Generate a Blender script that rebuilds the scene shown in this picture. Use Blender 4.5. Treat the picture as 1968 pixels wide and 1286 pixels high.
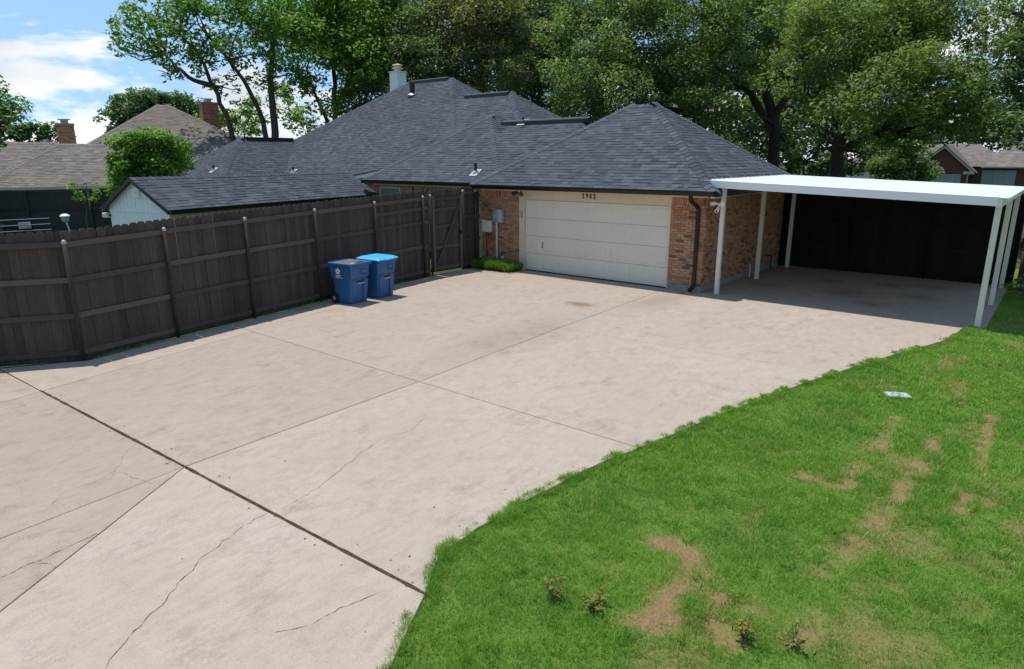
import bpy, bmesh, math, random
import numpy as np
from mathutils import Vector, Matrix
for o in list(bpy.data.objects): bpy.data.objects.remove(o)
SC = bpy.context.scene
COL = SC.collection
rnd = random.Random(7)
# ---------------------------------------------------------------- camera
CAM = Vector((7.07, -16.2448, 3.4103))
def camera():
    yaw, pitch, roll = -0.6919, 0.2602, 0.0029
    f = Vector((math.sin(yaw)*math.cos(pitch), math.cos(yaw)*math.cos(pitch), -math.sin(pitch)))
    r = Vector((math.cos(yaw), -math.sin(yaw), 0)); d = f.cross(r)
    c, s = math.cos(roll), math.sin(roll)
    R, D = c*r + s*d, -s*r + c*d
    M = Matrix((( R.x, -D.x, -f.x, CAM.x), (R.y, -D.y, -f.y, CAM.y), (R.z, -D.z, -f.z, CAM.z), (0, 0, 0, 1)))
    cd = bpy.data.cameras.new('camera'); cd.sensor_width = 36; cd.lens = 1273.33/1968*36
    cd.clip_start = .1; cd.clip_end = 2000
    o = bpy.data.objects.new('camera', cd); o.matrix_world = M; COL.objects.link(o); SC.camera = o
camera()
# ---------------------------------------------------------------- sky and sun
SUN_EL, SUN_AZ = math.radians(73), math.radians(-88)      # azimuth clockwise from +Y
sun_dir = Vector((math.sin(SUN_AZ)*math.cos(SUN_EL), math.cos(SUN_AZ)*math.cos(SUN_EL), math.sin(SUN_EL)))
sd = bpy.data.lights.new('sun', 'SUN'); sd.energy = 3.3; sd.angle = math.radians(.55); sd.color = (1, .955, .89)
so = bpy.data.objects.new('sun', sd); so.rotation_euler = sun_dir.to_track_quat('Z', 'Y').to_euler(); COL.objects.link(so)
W = bpy.data.worlds.new('World'); SC.world = W; W.use_nodes = True
def world():
    nt = W.node_tree; n = nt.nodes; L = nt.links; n.clear()
    out = n.new('ShaderNodeOutputWorld'); bg = n.new('ShaderNodeBackground'); bg.inputs[1].default_value = .15
    sky = n.new('ShaderNodeTexSky'); sky.sky_type = 'NISHITA'; sky.sun_disc = False
    sky.sun_elevation = SUN_EL; sky.sun_rotation = SUN_AZ; sky.air_density = 1.0; sky.dust_density = .0; sky.ozone_density = 1.6
    tc = n.new('ShaderNodeTexCoord')
    lift = n.new('ShaderNodeVectorMath'); lift.operation = 'MULTIPLY_ADD'; lift.inputs[1].default_value = (1, 1, .8); lift.inputs[2].default_value = (0, 0, .30)
    L.new(tc.outputs['Generated'], lift.inputs[0]); L.new(lift.outputs[0], sky.inputs[0])    # clear air right down to the horizon
    mp = n.new('ShaderNodeMapping'); mp.inputs['Scale'].default_value = (2.6, 2.6, 6.5); mp.inputs['Location'].default_value = (7.7, 2.2, -.3)
    L.new(tc.outputs['Generated'], mp.inputs[0])
    no = n.new('ShaderNodeTexNoise'); no.inputs['Scale'].default_value = 1.5; no.inputs['Detail'].default_value = 9; no.inputs['Roughness'].default_value = .56; no.inputs['Distortion'].default_value = .25
    L.new(mp.outputs[0], no.inputs[0])
    sx = n.new('ShaderNodeSeparateXYZ'); L.new(tc.outputs['Generated'], sx.inputs[0])
    mr = n.new('ShaderNodeMapRange'); mr.inputs[1].default_value = 0; mr.inputs[2].default_value = .4; mr.inputs[3].default_value = .19; mr.inputs[4].default_value = -.05; mr.inputs[2].default_value = .22
    L.new(sx.outputs[2], mr.inputs[0])
    ad = n.new('ShaderNodeMath'); ad.operation = 'ADD'; L.new(no.outputs[0], ad.inputs[0]); L.new(mr.outputs[0], ad.inputs[1])
    cr = n.new('ShaderNodeValToRGB'); cr.color_ramp.elements[0].position = .565; cr.color_ramp.elements[1].position = .63
    L.new(ad.outputs[0], cr.inputs[0])
    n2 = n.new('ShaderNodeTexNoise'); n2.inputs['Scale'].default_value = 2.2; n2.inputs['Detail'].default_value = 6; L.new(mp.outputs[0], n2.inputs[0])
    cc = n.new('ShaderNodeValToRGB'); cc.color_ramp.elements[0].position = .36; cc.color_ramp.elements[0].color = (3.5, 3.75, 4.05, 1)
    cc.color_ramp.elements[1].position = .62; cc.color_ramp.elements[1].color = (5.3, 5.35, 5.4, 1); L.new(n2.outputs[0], cc.inputs[0])
    mx = n.new('ShaderNodeMix'); mx.data_type = 'RGBA'
    tn = n.new('ShaderNodeMix'); tn.data_type = 'RGBA'; tn.blend_type = 'MULTIPLY'; tn.inputs[0].default_value = 1; tn.inputs[7].default_value = (1.03, 1.05, .94, 1); L.new(sky.outputs[0], tn.inputs[6])
    L.new(cr.outputs[0], mx.inputs[0]); L.new(tn.outputs[2], mx.inputs[6]); L.new(cc.outputs[0], mx.inputs[7])
    L.new(mx.outputs[2], bg.inputs[0]); L.new(bg.outputs[0], out.inputs[0])
world()
SC.view_settings.view_transform = 'Standard'; SC.view_settings.look = 'None'
SC.view_settings.exposure = 0.52; SC.view_settings.gamma = 1; SC.view_settings.use_curve_mapping = False
SC.render.engine = 'CYCLES'; SC.cycles.max_bounces = 7; SC.cycles.transparent_max_bounces = 8
SC.cycles.use_denoising = True
# ---------------------------------------------------------------- materials
class Mat:
    """node helper: base colour from noise, object-random or face attribute, plus bump"""
    def __init__(s, name, rough=.8, spec=.3):
        s.m = bpy.data.materials.new(name); s.m.use_nodes = True; s.nt = s.m.node_tree
        s.b = s.nt.nodes['Principled BSDF']; s.b.inputs['Roughness'].default_value = rough
        s.b.inputs['Specular IOR Level'].default_value = spec
    def n(s, t, **k):
        x = s.nt.nodes.new('ShaderNode'+t)
        for a, v in k.items(): setattr(x, a, v)
        return x
    def l(s, a, b): s.nt.links.new(a, b)
    def pos(s, scale=(1, 1, 1), obj=False):
        mp = s.n('Mapping'); mp.inputs['Scale'].default_value = scale
        if obj: s.l(s.n('TexCoord').outputs['Object'], mp.inputs[0])
        else: s.l(s.n('NewGeometry').outputs['Position'], mp.inputs[0])
        return mp.outputs[0]
    def noise(s, scale=5, detail=4, vec=None, rough=.55, stretch=(1, 1, 1), obj=False):
        x = s.n('TexNoise'); x.inputs['Scale'].default_value = scale; x.inputs['Detail'].default_value = detail; x.inputs['Roughness'].default_value = rough
        s.l(vec or s.pos(stretch, obj), x.inputs[0]); return x.outputs[0]
    def ramp(s, fac, stops, const=False):
        x = s.n('ValToRGB'); r = x.color_ramp
        if const: r.interpolation = 'CONSTANT'
        while len(r.elements) < len(stops): r.elements.new(.5)
        for e, (p, c) in zip(r.elements, stops): e.position = p; e.color = (*c, 1)
        s.l(fac, x.inputs[0]); return x.outputs[0]
    def mix(s, fac, a, b, mode='MIX'):
        x = s.n('Mix', data_type='RGBA', blend_type=mode)
        for i, v in ((0, fac), (6, a), (7, b)):
            if isinstance(v, (int, float)): x.inputs[i].default_value = v
            elif isinstance(v, tuple): x.inputs[i].default_value = (*v, 1)
            else: s.l(v, x.inputs[i])
        return x.outputs[2]
    def math(s, op, a, b=0.):
        x = s.n('Math', operation=op)
        for i, v in ((0, a), (1, b)):
            if isinstance(v, (int, float)): x.inputs[i].default_value = v
            else: s.l(v, x.inputs[i])
        return x.outputs[0]
    def rng(s, v, a, b, c, d):
        x = s.n('MapRange'); s.l(v, x.inputs[0])
        for i, q in enumerate((a, b, c, d)): x.inputs[i+1].default_value = q
        return x.outputs[0]
    def attr(s, nm): x = s.n('Attribute', attribute_name=nm); return x.outputs['Fac']
    def rand(s): return s.n('ObjectInfo').outputs['Random']
    def color(s, c):
        if isinstance(c, tuple): s.b.inputs['Base Color'].default_value = (*c, 1)
        else: s.l(c, s.b.inputs['Base Color'])
        return s
    def bump(s, h, strength=.3, dist=.01):
        x = s.n('Bump'); x.inputs['Strength'].default_value = strength; x.inputs['Distance'].default_value = dist
        s.l(h, x.inputs['Height']); s.l(x.outputs[0], s.b.inputs['Normal']); return s

def paint(name, c, rough=.5, var=.12, spec=.4, scale=3.):
    q = Mat(name, rough, spec); nz = q.noise(scale, 6, rough=.65)
    k = q.ramp(nz, [(.3, tuple(v*(1-var) for v in c)), (.7, tuple(min(1, v*(1+var*.4)) for v in c))])
    q.color(k); q.bump(q.noise(60, 3), .08, .004); return q.m
BRICKS = [(0, (.42, .205, .105)), (.16, (.47, .25, .135)), (.32, (.50, .295, .165)), (.46, (.39, .185, .10)), (.58, (.46, .275, .165)), (.70, (.50, .26, .135)), (.79, (.33, .175, .11)), (.86, (.42, .25, .155)), (.92, (.16, .105, .08)), (.96, (.24, .15, .105))]
def brick_mat(name, src):
    q = Mat(name, .9, .2); r = q.attr('rnd') if src == 'attr' else q.rand()
    c = q.ramp(r, BRICKS, True)
    c = q.mix(q.ramp(q.noise(22, 5, rough=.7), [(.35, (.25,)*3), (.7, (.75,)*3)]), c, (.42, .27, .18), 'MIX') if False else c
    sp = q.ramp(q.noise(38, 5, rough=.75), [(.34, (.55,)*3), (.5, (1,)*3), (.72, (1.18,)*3)])
    q.color(q.mix(1., c, sp, 'MULTIPLY')); q.bump(q.noise(90, 4), .4, .004); return q.m
def shingle_mat(name, src, cols):
    q = Mat(name, .95, .15); r = q.attr('rnd') if src == 'attr' else q.rand()
    c = q.ramp(r, cols); g = q.ramp(q.noise(140, 3, rough=.8), [(.3, (.72,)*3), (.7, (1.25,)*3)])
    big = q.ramp(q.noise(.7, 3), [(.3, (.9,)*3), (.7, (1.08,)*3)])
    q.color(q.mix(1., q.mix(1., c, g, 'MULTIPLY'), big, 'MULTIPLY')); q.bump(q.noise(220, 2), .35, .003); return q.m
CHAR = [(0, (.052, .059, .072)), (.35, (.066, .075, .090)), (.6, (.073, .081, .097)), (.85, (.096, .108, .128)), (1, (.080, .080, .092))]
BRN = [(0, (.155, .132, .115)), (.5, (.195, .168, .147)), (1, (.235, .205, .18))]
M = {}
M['brick'] = brick_mat('brick face', 'rand'); M['brick_a'] = brick_mat('brick face joined', 'attr')
q = Mat('mortar', .95, .1); q.color(q.ramp(q.noise(30, 5), [(.3, (.27, .205, .145)), (.7, (.36, .285, .21))])); q.bump(q.noise(120), .3, .003); M['mortar'] = q.m
M['sh'] = shingle_mat('charcoal shingle', 'rand', CHAR); M['sh_a'] = shingle_mat('charcoal shingle joined', 'attr', CHAR)
M['shb_a'] = shingle_mat('brown shingle joined', 'attr', BRN)
M['cream'] = paint('cream trim paint', (.68, .58, .41), .5, .10)
M['door'] = paint('garage door paint', (.74, .685, .545), .42, .05, scale=1.2)
M['post'] = paint('carport cream metal', (.70, .66, .55), .4, .05)
M['white'] = paint('white enamel metal', (.82, .82, .79), .35, .03)
M['whitewood'] = paint('white painted siding', (.87, .86, .82), .6, .08, scale=5)
M['black'] = paint('black aluminium', (.010, .010, .012), .3, .1)
M['grey'] = paint('grey metal', (.30, .34, .37), .45, .1)
M['lightgrey'] = paint('light grey pvc', (.48, .50, .51), .45, .06)
M['darkplastic'] = paint('dark plastic', (.015, .015, .017), .5, .1)
M['brownplastic'] = paint('dark bronze', (.03, .024, .02), .4, .1)
M['conc'] = paint('foundation concrete', (.28, .265, .24), .9, .3, scale=6)
M['steel'] = paint('galvanised steel', (.42, .42, .40), .35, .15)
def wood(name, c, var=.35):
    q = Mat(name, .85, .2); r = q.rand()
    gr = q.ramp(q.noise(9, 6, stretch=(9, 9, .6), rough=.7), [(.3, tuple(v*(1-var) for v in c)), (.7, tuple(v*(1+var) for v in c))])
    k = q.mix(1., gr, q.ramp(r, [(0, (.72, .72, .72)), (1, (1.25, 1.22, 1.2))]), 'MULTIPLY')
    q.color(k); q.bump(q.noise(14, 6, stretch=(12, 12, .5)), .5, .006); return q.m
M['fence'] = wood('dark brown stained wood', (.078, .062, .050)); M['rail'] = wood('dark brown stained rail', (.108, .086, .070), .2)
M['fence_d'] = wood('stained wood darkened for shade', (.012, .012, .011)); M['fence_g'] = wood('dark weathered fence wood', (.050, .052, .047))  # fence_d: dark stain deepened to near black, carport shade put into the colour
M['fence_b'] = wood('brown fence wood', (.08, .045, .025))
q = Mat('fence post paint', .85, .15); q.color(q.ramp(q.noise(8, 4), [(.3, (.045, .036, .030)), (.7, (.066, .053, .044))])); M['fpost'] = q.m
M['blue'] = paint('blue bin plastic', (.026, .115, .27), .42, .12, .4); M['bluelid'] = paint('bright blue lid plastic', (.05, .42, .78), .38, .06, .5)
M['greylid'] = paint('grey brown lid plastic', (.13, .12, .11), .6, .12)
M['print'] = paint('white print', (.75, .78, .82), .6, .02)
M['redpaint'] = paint('faded red marking paint', (.42, .12, .11), .9, .3, scale=18)
q = Mat('window glass', .08, .6); q.color((.05, .075, .075)); M['glass'] = q.m
q = Mat('curtained glass', .12, .5); q.color((.26, .33, .31)); M['glass_l'] = q.m
q = Mat('green tinted glass', .1, .5); q.color((.14, .24, .19)); M['glass_g'] = q.m
def bark(name, c):
    q = Mat(name, .95, .1); q.color(q.ramp(q.noise(6, 6, stretch=(3, 3, .7), rough=.7), [(.3, tuple(v*.55 for v in c)), (.7, tuple(v*1.3 for v in c))])); q.bump(q.noise(10, 6, stretch=(4, 4, .8)), .7, .03); return q.m
M['bark'] = bark('grey bark', (.105, .09, .075)); M['barkd'] = bark('dark bark', (.06, .05, .042))
def leaf(name, a, b, c, trans=.3, spec=.3):
    q = Mat(name, .5, spec); col = q.ramp(q.attr('rnd'), [(0, a), (.55, b), (1, c)])
    big = q.ramp(q.noise(.55, 3), [(.3, (.78, .82, .8)), (.7, (1.2, 1.15, 1.1))]); col = q.mix(1., col, big, 'MULTIPLY')
    q.color(col); t = q.n('BsdfTranslucent'); q.l(q.mix(1., col, (1.25, 1.35, .55), 'MULTIPLY'), t.inputs[0])
    ms = q.n('MixShader'); ms.inputs[0].default_value = trans+.14; q.l(q.b.outputs[0], ms.inputs[1]); q.l(t.outputs[0], ms.inputs[2])
    q.l(ms.outputs[0], q.nt.nodes['Material Output'].inputs[0]); return q.m
# concrete
def concrete():
    q = Mat('driveway concrete', .92, .2)
    a = q.ramp(q.noise(.45, 4, rough=.5), [(.3, (.358, .296, .240)), (.7, (.392, .328, .270))])
    b = q.ramp(q.noise(9, 8, rough=.82, stretch=(1, .4, 1)), [(.32, (.86, .85, .84)), (.52, (1, 1, 1)), (.74, (1.06, 1.055, 1.05))])
    c = q.ramp(q.noise(60, 6, rough=.9), [(.30, (.70, .69, .67)), (.5, (1, 1, 1)), (.72, (1.16, 1.15, 1.13))])
    st = q.ramp(q.noise(3.4, 10, rough=.86, stretch=(1, .62, 1)), [(.36, (.66, .63, .60)), (.52, (1, 1, 1)), (.68, (1.07, 1.06, 1.05))])
    k = q.mix(1., q.mix(1., q.mix(1., a, b, 'MULTIPLY'), c, 'MULTIPLY'), q.mix(q.rng(q.noise(.9, 4), .38, .62, .15, .85), (1., 1., 1.), st), 'MULTIPLY')
    # each slab has its own mix
    k = q.mix(1., k, q.ramp(q.attr('tone'), [(0, (.87, .81, .755)), (.5, (.99, .975, .955)), (1, (1.11, 1.13, 1.135))]), 'MULTIPLY')
    g = q.n('NewGeometry').outputs['Position']; sx = q.n('SeparateXYZ'); q.l(g, sx.inputs[0])
    warp = q.noise(3, 4)
    def spot(x, y, r1, r2, col, rx=1., ry=1.):
        nonlocal k
        dx = q.math('MULTIPLY', q.math('SUBTRACT', sx.outputs[0], x), rx); dy = q.math('MULTIPLY', q.math('SUBTRACT', sx.outputs[1], y), ry)
        d = q.math('SQRT', q.math('ADD', q.math('MULTIPLY', dx, dx), q.math('MULTIPLY', dy, dy)))
        d = q.math('ADD', d, q.math('MULTIPLY', q.math('SUBTRACT', warp, .5), .5))
        k = q.mix(q.rng(d, r1, r2, 1, 0), k, col, 'MULTIPLY')
    spot(-1.62, -3.15, .12, .42, (.62, .54, .42), .8, 1.3)
    for x, y, r in ((2.2, 3.9, .3), (3.6, 4.2, .35), (4.55, 2.9, .4), (1.0, 2.2, .35), (2.9, 2.3, .5), (4.6, 4.6, .4), (3.8, 1.2, .3)):
        spot(x, y, r*.1, r*1.6, (.66, .64, .61))
    spot(-.35, -1.6, .1, .9, (.80, .78, .75), 1.1, .5); spot(-.9, -6.6, .2, 1.3, (.86, .84, .82), 1.3, .5)
    # grime along the joint that runs up to the garage corner, lighter scoured band beside it
    q.color(k); q.bump(q.noise(110, 4, rough=.8), .35, .004); return q.m
M['concrete'] = concrete()
q = Mat('joint dirt', 1, .05); q.color(q.ramp(q.noise(25, 5), [(.3, (.025, .02, .015)), (.6, (.075, .055, .035)), (.75, (.12, .09, .05))])); M['dirt'] = q.m
q = Mat('crack', 1, .05); q.color(q.ramp(q.noise(14, 5), [(.40, (.085, .072, .06)), (.60, (.30, .262, .215))])); M['crack'] = q.m
q = Mat('yard ground', 1, .05); q.color(q.ramp(q.noise(.8, 6), [(.3, (.035, .055, .018)), (.7, (.075, .10, .035))])); M['ground'] = q.m
q = Mat('lawn thatch', 1, .05); gcol = q.ramp(q.noise(7, 6, rough=.7), [(.3, (.085, .145, .025)), (.7, (.14, .21, .045))])
straw = q.ramp(q.noise(28, 6, rough=.8), [(.3, (.13, .068, .04)), (.7, (.36, .225, .125))]); q.color(q.mix(q.attr('dry'), gcol, straw)); q.bump(q.noise(40, 5), .8, .03); M['thatch'] = q.m
def grassmat(name, a, b, c, straw=(.45, .32, .17)):
    q = Mat(name, .45, .35); col = q.ramp(q.attr('rnd'), [(0, a), (.6, b), (1, c)])
    col = q.mix(1., col, q.ramp(q.noise(.9, 3), [(.3, (.78, .86, .8)), (.7, (1.25, 1.12, 1.0))]), 'MULTIPLY')
    col = q.mix(q.attr('dry'), col, straw); q.color(col)
    t = q.n('BsdfTranslucent'); q.l(q.mix(1., col, (1.2, 1.2, .6), 'MULTIPLY'), t.inputs[0]); ms = q.n('MixShader'); ms.inputs[0].default_value = .45
    q.l(q.b.outputs[0], ms.inputs[1]); q.l(t.outputs[0], ms.inputs[2]); q.l(ms.outputs[0], q.nt.nodes['Material Output'].inputs[0]); return q.m
M['grass'] = grassmat('lawn blades', (.105, .265, .028), (.17, .365, .048), (.285, .46, .10))
M['lily'] = grassmat('border grass blades', (.07, .16, .025), (.14, .27, .055), (.28, .40, .13))
M['weedred'] = leaf('reddish weed leaf', (.15, .23, .035), (.23, .25, .045), (.34, .14, .055))
# ---------------------------------------------------------------- object helpers
def tag(o, label=None, cat=None, group=None, kind=None):
    for k, v in (('label', label), ('category', cat), ('group', group), ('kind', kind)):
        if v: o[k] = v
    return o
def link(name, me, mat=None, parent=None):
    o = bpy.data.objects.new(name, me); COL.objects.link(o)
    if mat is not None and len(me.materials) == 0: me.materials.append(M[mat] if isinstance(mat, str) else mat)
    if parent is not None: o.parent = parent
    return o
def thing(name, label, cat, loc=(0, 0, 0), rz=0, group=None):
    o = bpy.data.objects.new(name, None); COL.objects.link(o); o.location = loc; o.rotation_euler = (0, 0, rz); o.empty_display_size = .2
    return tag(o, label, cat, group)
class MB:
    """collects boxes, prisms, tubes, polygons; build() links them as one mesh"""
    def __init__(s): s.v = []; s.f = []
    def add(s, V, F):
        b = len(s.v); s.v += [tuple(x) for x in V]; s.f += [tuple(i+b for i in f) for f in F]; return s
    def box(s, x0, x1, y0, y1, z0, z1):
        return s.add([(x0,y0,z0),(x1,y0,z0),(x1,y1,z0),(x0,y1,z0),(x0,y0,z1),(x1,y0,z1),(x1,y1,z1),(x0,y1,z1)],
                     [(0,3,2,1),(4,5,6,7),(0,1,5,4),(1,2,6,5),(2,3,7,6),(3,0,4,7)])
    def obox(s, o, u, v, w):   # box from a corner and three edge vectors
        o, u, v, w = map(Vector, (o, u, v, w)); P = [o, o+u, o+u+v, o+v]; P += [p+w for p in P]
        return s.add(P, [(0,3,2,1),(4,5,6,7),(0,1,5,4),(1,2,6,5),(2,3,7,6),(3,0,4,7)])
    def bevbox(s, x0, x1, y0, y1, z0, z1, b=.004):
        V = []; 
        for sx, X in ((1, x0), (-1, x1)):
            for sy, Y in ((1, y0), (-1, y1)):
                for sz, Z in ((1, z0), (-1, z1)):
                    V += [(X, Y+sy*b, Z+sz*b), (X+sx*b, Y, Z+sz*b), (X+sx*b, Y+sy*b, Z)]
        bm = bmesh.new(); [bm.verts.new(p) for p in V]; bmesh.ops.convex_hull(bm, input=bm.verts[:]); bm.verts.index_update()
        s.add([p.co[:] for p in bm.verts], [[q.index for q in f.verts] for f in bm.faces]); bm.free(); return s
    def poly(s, P): return s.add(P, [tuple(range(len(P)))])
    def prism(s, P, d):        # polygon swept by vector d
        n = len(P); d = Vector(d); Q = [Vector(p) for p in P]
        return s.add(Q+[q+d for q in Q], [tuple(range(n))[::-1], tuple(range(n, 2*n))]+[(i, (i+1) % n, n+(i+1) % n, n+i) for i in range(n)])
    def tube(s, pts, r, n=8, cap=True):
        pts = [Vector(p) for p in pts]; rs = r if isinstance(r, (list, tuple)) else [r]*len(pts); V = []; prev = None
        for i, p in enumerate(pts):
            t = (pts[min(i+1, len(pts)-1)]-pts[max(i-1, 0)]).normalized()
            a = (t.cross(Vector((0, 0, 1))) if abs(t.z) < .95 else t.cross(Vector((1, 0, 0)))).normalized() if prev is None else (prev-t*prev.dot(t)).normalized()
            prev = a; b = t.cross(a)
            V += [p+rs[i]*(math.cos(k*2*math.pi/n)*a+math.sin(k*2*math.pi/n)*b) for k in range(n)]
        F = [(i*n+k, i*n+(k+1) % n, (i+1)*n+(k+1) % n, (i+1)*n+k) for i in range(len(pts)-1) for k in range(n)]
        if cap: F += [tuple(range(n))[::-1], tuple((len(pts)-1)*n+k for k in range(n))]
        return s.add(V, F)
    def lathe(s, prof, c=(0, 0, 0), n=14):
        V = [(c[0]+r*math.cos(k*2*math.pi/n), c[1]+r*math.sin(k*2*math.pi/n), c[2]+z) for r, z in prof for k in range(n)]; m = len(prof)
        return s.add(V, [(i*n+k, i*n+(k+1) % n, (i+1)*n+(k+1) % n, (i+1)*n+k) for i in range(m-1) for k in range(n)]+[tuple(range(n))[::-1], tuple((m-1)*n+k for k in range(n))])
    def mesh(s, name): me = bpy.data.meshes.new(name); me.from_pydata(s.v, [], s.f); me.update(); return me
    def build(s, name, mat, parent=None, smooth=False):
        me = s.mesh(name)
        if smooth: me.polygons.foreach_set('use_smooth', [True]*len(me.polygons))
        return link(name, me, mat, parent)
def np_mesh(name, V, F, attrs={}):
    me = bpy.data.meshes.new(name); V = np.asarray(V, np.float32); F = np.asarray(F, np.int32); m, k = F.shape
    me.vertices.add(len(V)); me.vertices.foreach_set('co', V.ravel()); me.loops.add(m*k); me.loops.foreach_set('vertex_index', F.ravel())
    me.polygons.add(m); me.polygons.foreach_set('loop_start', np.arange(0, m*k, k, dtype=np.int32)); me.update(calc_edges=True)
    for a, (dom, val) in attrs.items():
        me.attributes.new(a, 'FLOAT', dom).data.foreach_set('value', np.asarray(val, np.float32))
    return me
def face_attr(me, nm, vals): me.attributes.new(nm, 'FLOAT', 'FACE').data.foreach_set('value', np.asarray(vals, np.float32))
def wnoise(x, y, seed=0, f=1.):   # cheap smooth noise, about -1..1
    r = np.random.RandomState(seed); s = 0
    for i in range(7):
        a = r.rand()*6.28; k = f*(.6+1.6*r.rand()); s = s+np.sin(x*np.cos(a)*k*2+y*np.sin(a)*k*2+r.rand()*6.28)*(.7+.6*r.rand())
    return s/4.
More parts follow.
